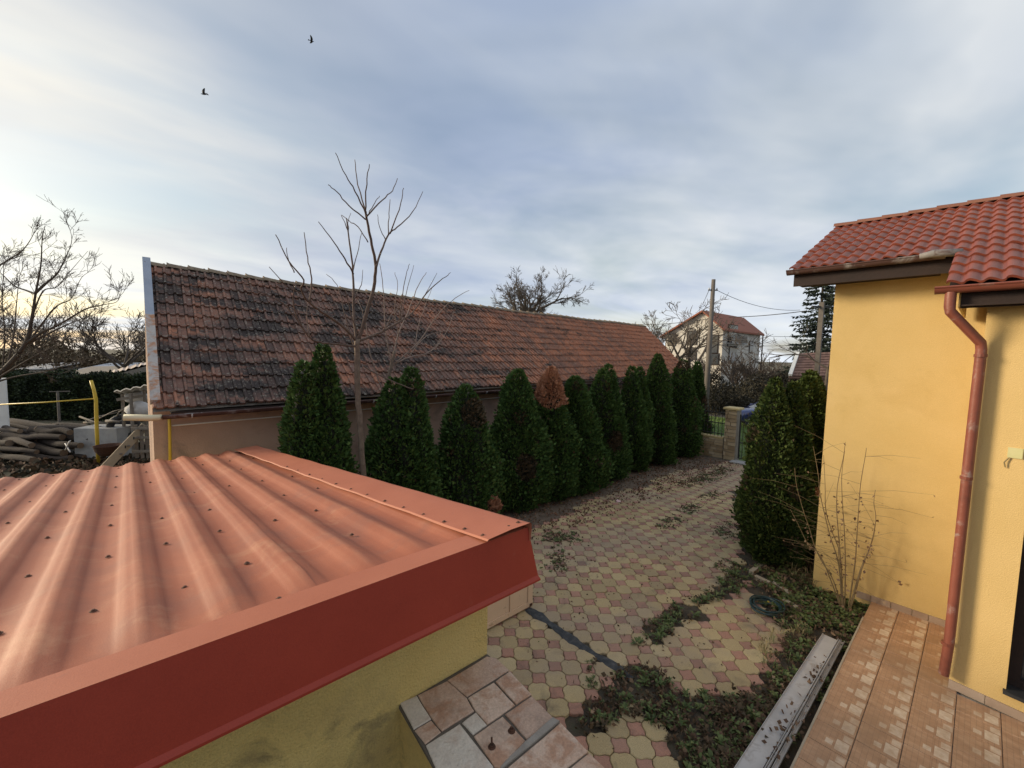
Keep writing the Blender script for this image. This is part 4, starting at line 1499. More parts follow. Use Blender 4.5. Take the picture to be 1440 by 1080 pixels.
def leafmass(name, pts_fn, n, size, m, label, cat='undergrowth', kind='stuff', up=.3):
    P = np.array([pts_fn() for _ in range(n)])
    D = rng.normal(0, 1, (n, 3)) + np.array([0, 0, up])
    L = rng.uniform(size[0], size[1], n)
    V, F = kites(P, D, L, L * .4)
    return link(name, mesh_from(name, V, F, m), None, (0, 0, 0), kind=kind, label=label, category=cat)


def under_right():
    q = AT(random.uniform(985, 1150), 560, random.uniform(25, 31))
    h = 1.5 + .7 * math.sin(q[0] * 1.3) + .4 * math.sin(q[1] * 2.1)
    return (q[0], q[1], random.random() ** .7 * max(.4, h))


leafmass('undergrowth', under_right, 30000, (.07, .17), 'darkscrub', 'dark evergreen undergrowth beyond the lawn')


def under_left():
    q = AT(random.uniform(-80, 330), 560, random.uniform(38, 48))
    h = 2.9 + .8 * math.sin(q[0] * .7) + .5 * math.sin(q[1] * 1.1)
    return (q[0], q[1], random.random() ** .7 * max(.4, h))


leafmass('scrub', under_left, 12000, (.15, .4), 'browned', 'dark scrub in front of the far wood on the left', 'scrub')

# spruce
p = AT(1150, 500, 36)
sx_, sy_ = p[0], p[1]
sp_t = thing('spruce_tree', 'dark spruce standing beyond the yellow house corner', 'tree', (sx_, sy_, 0))
MB().tube([(sx_, sy_, -.2), (sx_, sy_, 6), (sx_, sy_, 12.5)], [.26, .16, .02], 8).build('trunk', 'dark_twig', sp_t)
Ps, Ds = [], []
for lvl in range(34):
    z = 1.2 + lvl * .33
    rad_ = 3.6 * (1 - z / 13.2) ** .8 * random.uniform(.75, 1.1)
    for k in range(9):
        a = random.uniform(0, 2 * math.pi)
        R0 = rad_ * random.uniform(.65, 1.08)
        m = int(14 + R0 * 22)
        t = rng.uniform(.08, 1, m)
        side = rng.normal(0, .16, m) * (1.15 - t) * R0 * .7
        zz = z - .28 * t * R0 * .9 + .10 * (t ** 3) * R0
        Ps.append(np.stack([sx_ + np.cos(a) * t * R0 - np.sin(a) * side, sy_ + np.sin(a) * t * R0 + np.cos(a) * side, zz + rng.normal(0, .03, m) - np.abs(side) * .4], 1))
        Ds.append(np.stack([np.full(m, np.cos(a)), np.full(m, np.sin(a)), np.full(m, -.35)], 1) + rng.normal(0, .45, (m, 3)))
P, D = np.concatenate(Ps), np.concatenate(Ds)
L = rng.uniform(.16, .34, len(P))
V, F = kites(P, D, L, L * .22)
link('crown', mesh_from('crown', V - np.array([sx_, sy_, 0]), F, 'needle'), sp_t)

# hedge behind the log heap
ha, hb = AT(-60, 560, 20), AT(260, 560, 20.5)
hd = thing('ivy_hedge', 'dark evergreen hedge with sunlit top behind the log heap', 'hedge', ((ha[0] + hb[0]) / 2, (ha[1] + hb[1]) / 2, 0))
n = 26000
t = rng.uniform(0, 1, n)
dirh = (hb - ha)[:2] / np.linalg.norm((hb - ha)[:2])
nh = np.array([dirh[1], -dirh[0]])
hh = rng.uniform(0, 1, n)
face = rng.uniform(0, 1, n) < .72
off = np.where(face, -.55 + .12 * np.sin(t * 60) * np.sin(hh * 7) - np.abs(rng.normal(0, .06, n)) * -1, rng.uniform(-.55, .55, n))
topz = 2.02 + .10 * np.sin(t * 31) + .06 * np.sin(t * 83)
zz = np.where(face, hh * topz, topz + rng.normal(0, .06, n))
P = np.stack([ha[0] + (hb - ha)[0] * t - nh[0] * off * -1, ha[1] + (hb - ha)[1] * t - nh[1] * off * -1, zz], 1)
# face towards the camera
side = 1 if (np.array([-ha[0], -ha[1]]) @ nh) > 0 else -1
P[:, 0] = ha[0] + (hb - ha)[0] * t + nh[0] * (-off) * side
P[:, 1] = ha[1] + (hb - ha)[1] * t + nh[1] * (-off) * side
D = np.stack([nh[0] * side * np.ones(n), nh[1] * side * np.ones(n), np.where(face, .2, 1.0)], 1) + rng.normal(0, .6, (n, 3))
L = rng.uniform(.07, .15, n)
V, F = kites(P, D, L, L * .4)
link('foliage', mesh_from('foliage', V - np.array(hd.location), F, 'hedge'), hd)
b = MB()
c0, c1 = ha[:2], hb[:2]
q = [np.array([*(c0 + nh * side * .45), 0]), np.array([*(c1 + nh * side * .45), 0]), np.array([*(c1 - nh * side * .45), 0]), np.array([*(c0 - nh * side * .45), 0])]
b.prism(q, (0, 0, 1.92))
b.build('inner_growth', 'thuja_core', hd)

# ------------------------------------------------------------------ the yard on the left: logs, block, pipes, clutter
LG = 'logs in the heap by the concrete block'
ld = (G(105, 640) - G(0, 632))
ld = np.array([ld[0], ld[1], 0])
ld /= np.linalg.norm(ld)
back = np.array([-ld[1], ld[0], 0])
if back[1] < 0:
    back = -back
lo = G(40, 650)
k = 0
for layer, (cnt_, zz) in enumerate(((17, .12), (15, .31), (12, .50), (9, .68), (6, .86))):
    for i in range(cnt_):
        off = back * ((i // 2) * .29 + layer * .16 + random.uniform(-.06, .06))
        c = lo + off + ld * (random.uniform(-3.2, -1.4) if i % 2 else random.uniform(-.9, .4))
        L = random.uniform(1.4, 2.4)
        r = random.uniform(.07, .13)
        dv = ld + back * random.gauss(0, .12) + np.array([0, 0, random.gauss(0, .04)])
        P = [c - dv * L / 2, c - dv * L / 6 + rng.normal(0, .03, 3), c + dv * L / 6 + rng.normal(0, .03, 3), c + dv * L / 2]
        P = [np.array([q[0], q[1], zz + (q[2] - c[2])]) for q in P]
        P0, P3 = P[0], P[3]
        Pl = polyline(P, 3)
        b = MB().tube(Pl, [r * (1.08 - .22 * i_ / (len(Pl) - 1)) for i_ in range(len(Pl))], 9, cap=False)
        for i_ in range(len(Pl)):
            for k_ in range(9):
                f_ = 1 + .10 * math.sin(2 * k_ * .698 + i_ * .3) + random.uniform(-.06, .06)
                vv = b.V[i_ * 9 + k_]
                b.V[i_ * 9 + k_] = tuple(Pl[i_][q_] + (vv[q_] - Pl[i_][q_]) * f_ for q_ in range(3))
        o = b.build('log', 'log', None, smooth=True, label='weathered grey log lying in the heap beside the concrete block', category='log', group=LG)
        t0, t1 = P[0] - P[1], P[3] - P[2]
        for pe, tt, re_ in ((P[0], t0, r * 1.08), (P[3], t1, r * .86)):
            tt = tt / np.linalg.norm(tt)
            MB().tube([pe - tt * .03, pe + tt * .004], re_ * .97, 9).build('cut_end', 'logend', o)
# concrete block
c = G(136, 646)
ang = math.atan2((G(165, 640) - G(108, 640))[1], (G(165, 640) - G(108, 640))[0])
blk = MB()
w = np.array([math.cos(ang), math.sin(ang)])
v = np.array([-w[1], w[0]])
if v[1] < 0:
    v = -v
hw = .62
poly = [c[:2] - w * hw, c[:2] + w * hw, c[:2] + w * hw + v * .75, c[:2] - w * hw + v * .75]
a2 = sum(poly[i][0] * poly[(i + 1) % 4][1] - poly[(i + 1) % 4][0] * poly[i][1] for i in range(4))
poly = poly if a2 > 0 else poly[::-1]
blk.slab([tuple(p) for p in poly], 0, .98, .012)
blk.build('concrete_block', 'concrete', None, label='big grey concrete block behind the yellow gas pipe', category='block')


def pt_at(x, y, depth):
    return AT(x, y, depth)


D0 = 12.4
gp = thing('gas_pipe', 'thin yellow pipe with a bent top and a long level branch to the left', 'pipe', (*AT(137, 640, D0)[:2], 0))
foot = AT(137.5, 640, D0)
MB().tube([(foot[0], foot[1], -.2), AT(136, 600, D0), AT(135, 562, D0), AT(132, 548, D0), AT(128, 535, D0)], [.045, .045, .045, .04, .04], 8).build('riser', 'yellowpaint', gp, smooth=True)
MB().tube([AT(134.5, 560.5, D0), AT(60, 566, D0), AT(-40, 571, D0)], .022, 6).build('branch_pipe', 'yellowpaint', gp, smooth=True)
b = MB()
p0 = AT(4, 600, 13.5)
b.box((p0[0] - .13, p0[1] - .13, -.1), (p0[0] + .13, p0[1] + .13, AT(4, 532, 13.5)[2]))
b.build('white_post', 'white', None, label='square white post standing at the left end of the log heap', category='post')
p0 = AT(84, 600, 17.5)
b = MB()
zt_ = AT(84, 551, 17.5)[2]
b.tube([(p0[0], p0[1], -.1), (p0[0], p0[1], zt_)], .045, 8)
b.tube([(p0[0] - .25, p0[1] + .15, zt_), (p0[0] + .38, p0[1] - .2, zt_ + .02)], .02, 6)
b.build('iron_post', 'polecon', None, label='thin grey post with crossbar in front of the hedge', category='post')

# lean-to with tin roof, sacks, ladder and pallet next to the barn gable
lean = thing('lean_to', 'small open lean-to under bent white sheets beside the barn gable', 'shelter', (*AT(190, 600, 13)[:2], 0))
A1, A2, A3, A4 = AT(160, 550, 13.2), AT(207, 541, 12.6), AT(207, 548, 14.2), AT(168, 553, 14.4)
n = 10
V, F = [], []
for i in range(n + 1):
    t = i / n
    for a, c in ((A1, A2), (A4, A3)):
        q = a * (1 - t) + c * t
        V.append(q + np.array([0, 0, .035 * math.sin(t * 22)]))
    for a, c in ((A1, A2), (A4, A3)):
        q = a * (1 - t) + c * t
        V.append(q + np.array([0, 0, .035 * math.sin(t * 22) - .03]))
for i in range(n):
    o_ = 4 * i
    F += [(o_, o_ + 4, o_ + 5, o_ + 1), (o_ + 2, o_ + 3, o_ + 7, o_ + 6), (o_, o_ + 2, o_ + 6, o_ + 4), (o_ + 1, o_ + 5, o_ + 7, o_ + 3)]
MB().add(V, F).build('roof_sheet', 'tarp', lean)
for x, y, d in ((172, 553, 13.3), (184, 552, 13.0), (203, 548, 13.8)):
    p = AT(x, y, d)
    MB().tube([(p[0], p[1], -.1), (p[0], p[1], p[2] - .02)], .05, 6).build('post', 'greywood', lean)
MB().beam(AT(165, 562, 13.2), AT(205, 556, 13.2), .06, .09).build('beam', 'greywood', lean)


def lump(name, c, s, m, label, cat, seed=0, group=None, nz=8, na=12):
    r2 = np.random.default_rng(seed)
    V, F = [], []
    ph = r2.uniform(0, 6, 6)
    for i in range(nz + 1):
        q = math.pi * i / nz
        for j in range(na):
            a = 2 * math.pi * j / na
            f = 1 + .14 * math.sin(3 * a + ph[0] + i) + .1 * math.sin(5 * a + ph[1] - 2 * i) + .08 * math.sin(2 * a + ph[2])
            V.append((c[0] + s[0] * math.sin(q) * math.cos(a) * f, c[1] + s[1] * math.sin(q) * math.sin(a) * f, c[2] - s[2] * math.cos(q) * (1 + .06 * math.sin(a * 3 + ph[3]))))
    for i in range(nz):
        for j in range(na):
            F.append((i * na + j, i * na + (j + 1) % na, (i + 1) * na + (j + 1) % na, (i + 1) * na + j))
    return MB().add(V, F).build(name, m, None, smooth=True, label=label, category=cat, group=group)


lump('sack', AT(195, 577, 13.3), (.32, .28, .3), 'tarp', 'crumpled white sack hanging under the lean-to', 'sack', 3)
lump('sack', AT(192, 559, 13.9), (.34, .25, .2), 'tarp', 'rolled grey white sheet stowed under the lean-to roof', 'sack', 5)
c = AT(174, 600, 13.4)
b = MB()
for i in range(18):
    a0 = 2 * math.pi * i / 18
b.tube([(c[0] + .32 * math.cos(a), c[1] + .10 * math.sin(a) * .3, c[2] + .32 * math.sin(a)) for a in np.linspace(0, 2 * math.pi, 25)], .10, 8, cap=False)
b.build('old_tyre', 'blackrubber', None, smooth=True, label='black tyre leaning behind the concrete block', category='tyre')
c = AT(176, 607, 13.9)
b = MB()
b.tube([(c[0] + .30 * math.cos(a), c[1] + .06 * math.sin(a), c[2] + .30 * math.sin(a)) for a in np.linspace(0, 2 * math.pi, 25)], .10, 8, cap=False)
b.build('old_tyre', 'blackrubber', None, smooth=True, label='second black tyre half hidden behind the first', category='tyre')
# step ladder: rails and treads
a, c = AT(205, 598, 12.1), AT(163, 642, 11.6)
lad = thing('ladder', 'pale wooden plank ladder leaning by the barn corner', 'ladder', (*c[:2], 0))
sv = np.cross(c - a, _z)
sv /= np.linalg.norm(sv)
MB().beam(a, c + (c - a) * .6, .04, .22).build('board', 'palewood', lad)
for t in (.15, .42, .7):
    q = a + (c - a) * t
    for s_ in (-.05, .05):
        MB().tube([q + sv * s_ - _z * .03, q + sv * s_ + _z * .045], .016, 6).build('bolt', 'iron', lad)
for t in (.1, .35, .6, .85):
    q = a + (c - a) * t
    MB().beam(q - sv * .12 - _z * .05, q + sv * .12 - _z * .05, .06, .03).build('cleat', 'greywood', lad)
# pallet of slats
pa = AT(212, 618, 12.0)
pal = thing('pallet', 'grey slatted pallet standing on edge beside the barn corner', 'pallet', (pa[0], pa[1], 0))
ux = np.array([_rt[0], _rt[1], 0])
for i in range(6):
    q = pa + ux * (-.42 + i * .16)
    MB().box((q[0] - .04, q[1] - .02, pa[2] - .55), (q[0] + .04, q[1] + .02, pa[2] + .42)).build('slat', 'greywood', pal)
for zz in (-.35, .05, .32):
    MB().beam(pa + ux * -.5 + _z * zz - np.array([.04, .04, 0]), pa + ux * .45 + _z * (zz + .04) - np.array([.04, .04, 0]), .03, .07).build('rail', 'greywood', pal)
# rusty tub and scraps
c = AT(152, 628, 12.3)
b = MB()
b.lathe((c[0], c[1], c[2] - .25), [(.20, 0), (.29, .12), (.33, .28), (.345, .29), (.32, .27), (.26, .1)], 16)
b.build('rusty_tub', 'rust', None, smooth=True, label='round rusty tub between concrete block and ladder', category='tub')
for i, (x, y, x2_, y2, d, dd, r_) in enumerate(((112, 586, 150, 596, 13.5, 13.0, .03), (120, 592, 165, 580, 13.4, 13.8, .025), (140, 588, 176, 574, 13.6, 13.2, .02), (150, 592, 168, 593, 13.2, 12.9, .05), (163, 588, 180, 572, 13.3, 13.2, .025), (118, 594, 142, 593, 13.5, 13.1, .028))):
    b = MB()
    A1, A2 = AT(x, y, d), AT(x2_, y2, dd)
    b.tube([A1, (A1 + A2) / 2 + rng.normal(0, .04, 3), A2], [r_, r_ * .9, r_ * .6], 6)
    b.build('cut_branch', 'greywood', None, smooth=True, label='pale cut branch lying on top of the concrete block', category='branch', group='cut branches on the block')
b = MB()
P = [AT(92, 633, 12.3), AT(97, 622, 12.3), AT(99, 620, 12.4), AT(94, 626, 12.5), AT(92, 624, 12.5), AT(99, 636, 12.3)]
b.tube(polyline(P, 4), .018, 6)
b.build('bent_rod', 'galv', None, smooth=True, label='bent grey metal rod sticking out of the log heap', category='rod')
for i, (x, y, s_) in enumerate(((112, 638, .32), (126, 641, .38), (103, 641, .26))):
    c = G(x, y)
    lump('plastic_scrap', (c[0], c[1], .12), (s_, s_ * .7, .12 + .05 * i), 'tarp' if i else 'bluesheet', ['crumpled bluish sheet of plastic at the foot of the block', 'crumpled grey sheet of plastic beside the gas pipe foot', 'small crumpled sheet of plastic by the log ends'][i], 'scrap', 20 + i)

# neighbours' sheds behind the hedge
c = AT(178, 530, 24)
sd = thing('neighbour_shed', 'low neighbour shed with pale sloping tin roof behind the hedge', 'shed', (*c[:2], 0))
q0, q1 = AT(150, 527, 24), AT(240, 503, 24)
q2, q3 = AT(150, 523, 28), AT(240, 500, 28)
b = MB()
V, F = [], []
n = 24
for i in range(n + 1):
    t = i / n
    for a, cc in ((q0, q1), (q2, q3)):
        V.append(a * (1 - t) + cc * t + np.array([0, 0, .05 * math.sin(t * 60)]))
for i in range(n):
    F.append((2 * i, 2 * i + 2, 2 * i + 3, 2 * i + 1))
b.add(V, F).build('roof', 'peel', sd)
b = MB()
b.prism([(q0[0], q0[1], 0), (q1[0], q1[1], 0), (q1[0], q1[1], q1[2] - .12), (q0[0], q0[1], q0[2] - .12)], tuple((q2 - q0) * np.array([.9, .9, 0])))
b.build('wall', 'greywood', sd)
for (xa, xb, yy_, dd, hh_, m, lab) in ((20, 70, 519, 38, .5, 'tarp', 'pale low roof seen through the fruit tree branches'), (105, 165, 520, 36, .5, 'bluesheet', 'bluish tin roof behind the hedge in the middle'), (75, 145, 528, 32, .6, 'greywood', 'long grey shed roof just over the hedge top')):
    a, cc = AT(xa, yy_, dd), AT(xb, yy_ - 1, dd)
    t = thing('far_shed', lab, 'shed', (*((a + cc) / 2)[:2], 0))
    nb = np.array([_fh[0], _fh[1], 0])
    b = MB()
    b.prism([a, a + nb * 3 + _z * hh_, a + nb * 3 + _z * (hh_ - .08), a - _z * .08], cc - a)
    b.build('roof', m, t)
    b = MB()
    b.prism([np.array([a[0], a[1], 0]), np.array([a[0], a[1], a[2] - .1]), np.array([*(a + nb * 2.8)[:2], a[2] - .1 + hh_ * .8]), np.array([*(a + nb * 2.8)[:2], 0])], (cc - a) * np.array([1, 1, 0]))
    b.build('wall', 'greywood', t)

# ------------------------------------------------------------------ front wall, pier, railing, gate
XG = 15.33
pier_y = (PX(1021, 600, XG)[1] + PX(1034, 600, XG)[1]) / 2
fence = thing('front_wall', 'low stone clad front wall with pier and black iron railing', 'wall', (XG, 7, 0))


def cladding(parent, face_x, y0, y1, z0, z1, bw_=.30, bh=.12, normal_y=None):
    z = z0
    while z < z1 - .02:
        h = min(random.choice((.09, .12, .14)), z1 - z)
        y = y0
        while y < y1 - .01:
            L = min(random.uniform(.18, .38), y1 - y)
            MB().box((face_x - random.uniform(.02, .05), y + .008, z + .008), (face_x - .001, y + L - .008, z + h - .008)).build('stone', 'wfield', parent)
            y += L
        z += h


wz = .70
MB().box((XG + .03, pier_y + .22, -.1), (XG + .25, 10.2, wz)).build('wall_core', 'mortar', fence)
cladding(fence, XG + .03, pier_y + .22, 7.6, 0, wz)
MB().box((XG - .02, pier_y + .225, wz + .001), (XG + .30, 10.2, wz + .05)).build('coping', 'capstone', fence)
pz = PX(1028, 576, XG)[2]
MB().box((XG - .0, pier_y - .19, -.1), (XG + .38, pier_y + .19, pz)).build('pier', 'mortar', fence)
cladding(fence, XG - .0, pier_y - .19, pier_y + .19, 0, pz)
MB().bbox((XG - .08, pier_y - .26, pz + .001), (XG + .45, pier_y + .26, pz + .07), .02).build('pier_cap', 'capstone', fence)
for zz in (wz + .14, wz + .52, pz - .18):
    MB().box((XG + .10, pier_y + .23, zz), (XG + .13, 10.1, zz + .03)).build('rail', 'iron', fence)
y = pier_y + .32
while y < 10:
    b = MB()
    b.tube([(XG + .085, y, wz + .05), (XG + .085, y, pz - .05)], .011, 5)
    b.lathe((XG + .085, y, pz - .05), [(.011, 0), (.022, .02), (.004, .1)], 5)
    b.build('bar', 'iron', fence)
    y += .125
# gate of two leaves with a slab in front
gate = thing('iron_gate', 'black iron bar gate standing between pier and house thujas', 'gate', (XG, 4, 0))
gy1, gy0 = pier_y - .24, pier_y - 3.2
gz = 1.62
mid = (gy0 + gy1) / 2
for ya, yb in ((gy1, mid + .01), (mid - .01, gy0)):
    lf = link('leaf', None, gate, (0, 0, 0))
    fr = MB()
    for y in (ya, yb):
        s_ = -.02 if y == ya else .02
        fr.box((XG + .12, min(y, y + s_ * 2), .08), (XG + .16, max(y, y + s_ * 2), gz))
    for zz in (.08, .62, gz - .24):
        fr.box((XG + .125, min(ya, yb) + .045, zz), (XG + .155, max(ya, yb) - .045, zz + .035))
    fr.build('frame', 'iron', lf)
    k = 11
    for i in range(1, k):
        y = ya + (yb - ya) * i / k
        zt2 = gz - .06 + .12 * math.sin(math.pi * i / k)
        b = MB()
        b.tube([(XG + .108, y, .09), (XG + .108, y, zt2)], .010, 5)
        b.lathe((XG + .108, y, zt2), [(.010, 0), (.02, .02), (.003, .09)], 5)
        b.build('bar', 'iron', lf)
MB().box((XG - .35, mid - .2, -.02), (XG + .1, gy1 + .1, .035)).build('threshold_slab', 'concrete', None, kind='structure')
p2y = gy0 - .26
pier2 = thing('gate_pier', 'stone clad gate pier on the house side of the iron gate', 'pier', (XG, p2y, 0))
MB().box((XG, p2y - .19, -.1), (XG + .38, p2y + .19, pz)).build('core', 'mortar', pier2)
MB().bbox((XG - .08, p2y - .26, pz + .001), (XG + .45, p2y + .26, pz + .07), .02).build('pier_cap', 'capstone', pier2)

# grass on the lawn
n = 16000
P = np.stack([rng.uniform(15.8, 25.5, n), rng.uniform(1, 13, n), np.full(n, -.03)], 1)
D = rng.normal(0, .35, (n, 3)) + np.array([0, 0, 1])
L = rng.uniform(.05, .14, n)
V, F = kites(P, D, L, L * .12)
link('grass', mesh_from('grass', V, F, 'grassblade'), None, (0, 0, 0), kind='stuff', label='bright green grass on the verge beyond the gate', category='grass')

# ------------------------------------------------------------------ blue car beyond the gate


def car(origin, heading):
    """hatchback lofted from side-view sections; x forward"""
    t = thing('parked_car', 'dark blue hatchback parked on the grass beyond the gate', 'car', (origin[0], origin[1], 0))
    t.rotation_euler = (0, 0, heading)

    def part(name, V, F, m, par=t, smooth=True):
        return sharp(link(name, mesh_from(name, V, F, m), par), 40) if smooth else link(name, mesh_from(name, V, F, m), par)
    W = .84
    # stations along x: (x, z_low, z_belt, half width)
    st_ = [(-1.98, .42, .82, .62), (-1.92, .30, .92, .76), (-1.5, .22, .98, .82), (-.6, .20, .97, .84), (.4, .20, .95, .84), (1.1, .22, .90, .83), (1.7, .26, .80, .78), (1.98, .34, .66, .66), (2.06, .42, .56, .55)]
    V, F = [], []
    for x, z0, z1, w in st_:
        ring = [(-w * .86, z0), (-w * .99, z0 + .1), (-w, (z0 + z1) / 2), (-w * .97, z1 - .06), (-w * .88, z1), (0, z1 + .03), (w * .88, z1), (w * .97, z1 - .06), (w, (z0 + z1) / 2), (w * .99, z0 + .1), (w * .86, z0)]
        V += [(x, y, z) for y, z in ring]
    n = 11
    for i in range(len(st_) - 1):
        for k in range(n):
            F.append((i * n + k, (i + 1) * n + k, (i + 1) * n + (k + 1) % n, i * n + (k + 1) % n))
    F += [tuple(range(n)), tuple((len(st_) - 1) * n + k for k in range(n - 1, -1, -1))]
    part('body', V, F, 'carpaint')
    cab = [(-1.88, .95, .72), (-1.45, 1.36, .60), (-.9, 1.46, .58), (-.1, 1.45, .58), (.30, 1.36, .60), (1.08, .92, .72)]
    V, F = [], []
    for x, z, w in cab:
        V += [(x, -w, z), (x, w, z)]
    nb = len(V)
    V += [(-1.86, -.78, .93), (-1.86, .78, .93), (1.1, -.78, .90), (1.1, .78, .90)]
    for i in (1, 2, 3):
        F.append((2 * i, 2 * i + 2, 2 * i + 3, 2 * i + 1))
    part('roof_panel', V[2:10], [(0, 2, 3, 1), (2, 4, 5, 3), (4, 6, 7, 5)], 'carpaint')
    part('windscreen', [V[8], V[9], V[11], V[10]], [(0, 1, 2, 3)], 'glass', smooth=False)
    part('rear_window', [V[0], V[1], V[3], V[2]], [(0, 1, 2, 3)], 'glass', smooth=False)
    for s_ in (0, 1):
        q = [V[2 * i + s_] for i in range(6)]
        part('side_window', q, [(0, 1, 2, 3, 4, 5)] if s_ == 0 else [(5, 4, 3, 2, 1, 0)], 'glass', smooth=False)
        sy = (-1, 1)[s_]
        for xa, xb in (((-.62, .95), (-.5, 1.45)), ((.3, 1.36), (1.08, .92)), ((-1.45, 1.36), (-1.88, .95))):
            bb = MB().beam((xa[0], sy * .595 if xa[1] > 1 else sy * .72, xa[1]), (xb[0], sy * .59 if xb[1] > 1 else sy * .72, xb[1]), .05, .06)
            part('pillar', bb.V, bb.F, 'carpaint', smooth=False)
    for x in (-1.3, 1.28):
        for sy in (-1, 1):
            bb = MB().tube([(x, sy * .66, .30), (x, sy * .855, .30)], [.30, .30], 20)
            tyre = part('wheel', bb.V, bb.F, 'blackrubber')
            bb = MB().tube([(x, sy * .84, .30), (x, sy * .865, .30)], .20, 16)
            part('rim', bb.V, bb.F, 'chrome', tyre)
    for sy in (-1, 1):
        bb = MB().tube([(1.93, sy * .55, .62), (2.03, sy * .5, .60)], [.10, .09], 10)
        part('headlight', bb.V, bb.F, 'lampglass')
        bb = MB().box((-1.97, sy * .62 - .08, .66), (-1.90, sy * .62 + .08, .90))
        part('tail_light', bb.V, bb.F, 'redlamp')
        bb = MB().bbox((.78, sy * .92 - .09, .93), (.92, sy * .92 + .09, 1.06), .02)
        part('mirror', bb.V, bb.F, 'carpaint')
    bb = MB().box((2.0, -.45, .38), (2.09, .45, .50))
    part('grille', bb.V, bb.F, 'blackrubber')
    return t


cf_ = AT(1052, 600, 21.6)
hd_ = math.atan2(_rt[1], _rt[0])
car(AT(1088, 600, 21.8)[:2], hd_ + math.pi - .25)

# ------------------------------------------------------------------ far houses, poles, wires
xa = 49.84
A_l, A_a, A_r = PX(927, 473, xa), PX(987, 436, xa), PX(1019, 463, xa)
rl = PY(1036, 447, A_a[1])[0]
el = PY(1078.6, 476, A_r[1])[0]
L_ = 12.0
wh = thing('gabled_house', 'two storey white rendered house with red gable roof beyond the road', 'house', (xa + 6, A_a[1], 0))
yl, ya_, yr = A_l[1], A_a[1], A_r[1]
zl, za_, zr = A_l[2], A_a[2], A_r[2]
ov = .5
f_l, f_r = yl - .6, yr + .35
zL = zl + (za_ - zl) * (yl - f_l) / (yl - ya_) - .1
zR = zr + (za_ - zr) * (f_r - yr) / (ya_ - yr) - .1
b = MB()
b.prism([(xa + ov, f_r, 0), (xa + ov, f_l, 0), (xa + ov, f_l, zL), (xa + ov, ya_, za_ - .25), (xa + ov, f_r, zR)], (L_, 0, 0))
b.build('wall', 'whitewall', wh)
b = MB()
b.prism([(xa, yl, zl), (xa, ya_, za_), (xa, ya_, za_ - .2), (xa, yl, zl - .2)], (L_ + 1, 0, 0))
b.build('roof', 'farroof', wh)
b = MB()
b.prism([(xa, ya_ - .001, za_), (xa, yr, zr), (xa, yr, zr - .2), (xa, ya_ - .001, za_ - .2)], (L_ + 1, 0, 0))
b.build('roof', 'farroof', wh)
for (x, y, w, h) in ((973.5, 475, 1.1, 1.5), (972.5, 497, 1.1, 1.3), (1002, 484, 1.2, 2.0), (945, 478, .9, 1.3), (1003, 505, 1.2, 1.2)):
    p = PX(x, y, xa + ov)
    b = MB()
    b.box((xa + ov - .06, p[1] - w / 2 - .1, p[2] - h / 2 - .1), (xa + ov - .003, p[1] + w / 2 + .1, p[2] + h / 2 + .1))
    f_ = b.build('window', 'brownwood', wh)
    MB().box((xa + ov - .09, p[1] - w / 2, p[2] - h / 2), (xa + ov - .062, p[1] + w / 2, p[2] + h / 2)).build('pane', 'glass', f_)
for (x, y, w, h) in ((1030, 472, 2.6, 2.4), (1030, 500, 2.2, 1.8), (1056, 488, 1.2, 1.4)):
    p = PY(x, y, f_r)
    b = MB()
    b.box((p[0] - w / 2 - .1, f_r - .06, p[2] - h / 2 - .1), (p[0] + w / 2 + .1, f_r - .003, p[2] + h / 2 + .1))
    f_ = b.build('window', 'brownwood', wh)
    MB().box((p[0] - w / 2, f_r - .09, p[2] - h / 2), (p[0] + w / 2, f_r - .062, p[2] + h / 2)).build('pane', 'glass', f_)
p = PY(1030, 483, f_r)
MB().box((p[0] - 1.8, f_r - 1.0, p[2] - .1), (p[0] + 1.8, f_r - .003, p[2] + .05)).build('balcony', 'concrete', wh)
MB().box((p[0] - 1.8, f_r - 1.0, p[2] + .055), (p[0] + 1.8, f_r - .93, p[2] + .9)).build('balustrade', 'greywood', wh)
MB().tube([(el - .9, f_r - .12, 0), (el - .9, f_r - .12, zR - .1)], .08, 6).build('downpipe', 'brownwood', wh)

sh0 = thing('tiled_cottage', 'small cottage with old brown tile roof and white verge behind the thujas', 'house', (39, 9, 0))
r0, r1 = AT(1122, 497, 33), AT(1200, 494, 33)
e0, e1 = AT(1111, 529, 29.5), AT(1200, 529, 29.5)
rows, cols_ = 9, 22
b = MB()
for i in range(rows):
    for j in range(cols_):
        def at_(u, v):
            return (e0 * (1 - u) + e1 * u) * (1 - v) + (r0 * (1 - u) + r1 * u) * v
        q = [at_(j / cols_, i / rows) + _z * .06, at_((j + .96) / cols_, i / rows) + _z * .06, at_((j + .96) / cols_, (i + 1.05) / rows), at_(j / cols_, (i + 1.05) / rows)]
        b.add([*q, q[0] - _z * .05, q[1] - _z * .05], [(0, 1, 2, 3), (4, 5, 1, 0)])
b.build('roof_tile', 'farbrown', sh0, kind='stuff')
MB().prism([e0 - _z * .06, e1 - _z * .06, r1 - _z * .06, r0 - _z * .06], -_z * .1).build('roof', 'farbrown', sh0)
MB().beam(e0 + _z * .08, r0 + _z * .08, .22, .14).build('verge', 'white', sh0)
b = MB()
ins = np.array([_fh[0], _fh[1], 0]) * .5 + np.array([_rt[0], _rt[1], 0]) * .3
w0, w1 = e0 + ins, e1 + ins
b.prism([np.array([w0[0], w0[1], 0]), np.array([w1[0], w1[1], 0]), np.array([w1[0], w1[1], e1[2] - .05]), np.array([w0[0], w0[1], e0[2] - .05])], np.array([_fh[0], _fh[1], 0]) * 2.2 + np.array([_rt[0], _rt[1], 0]) * 1.4)
b.build('wall', 'plaster', sh0)

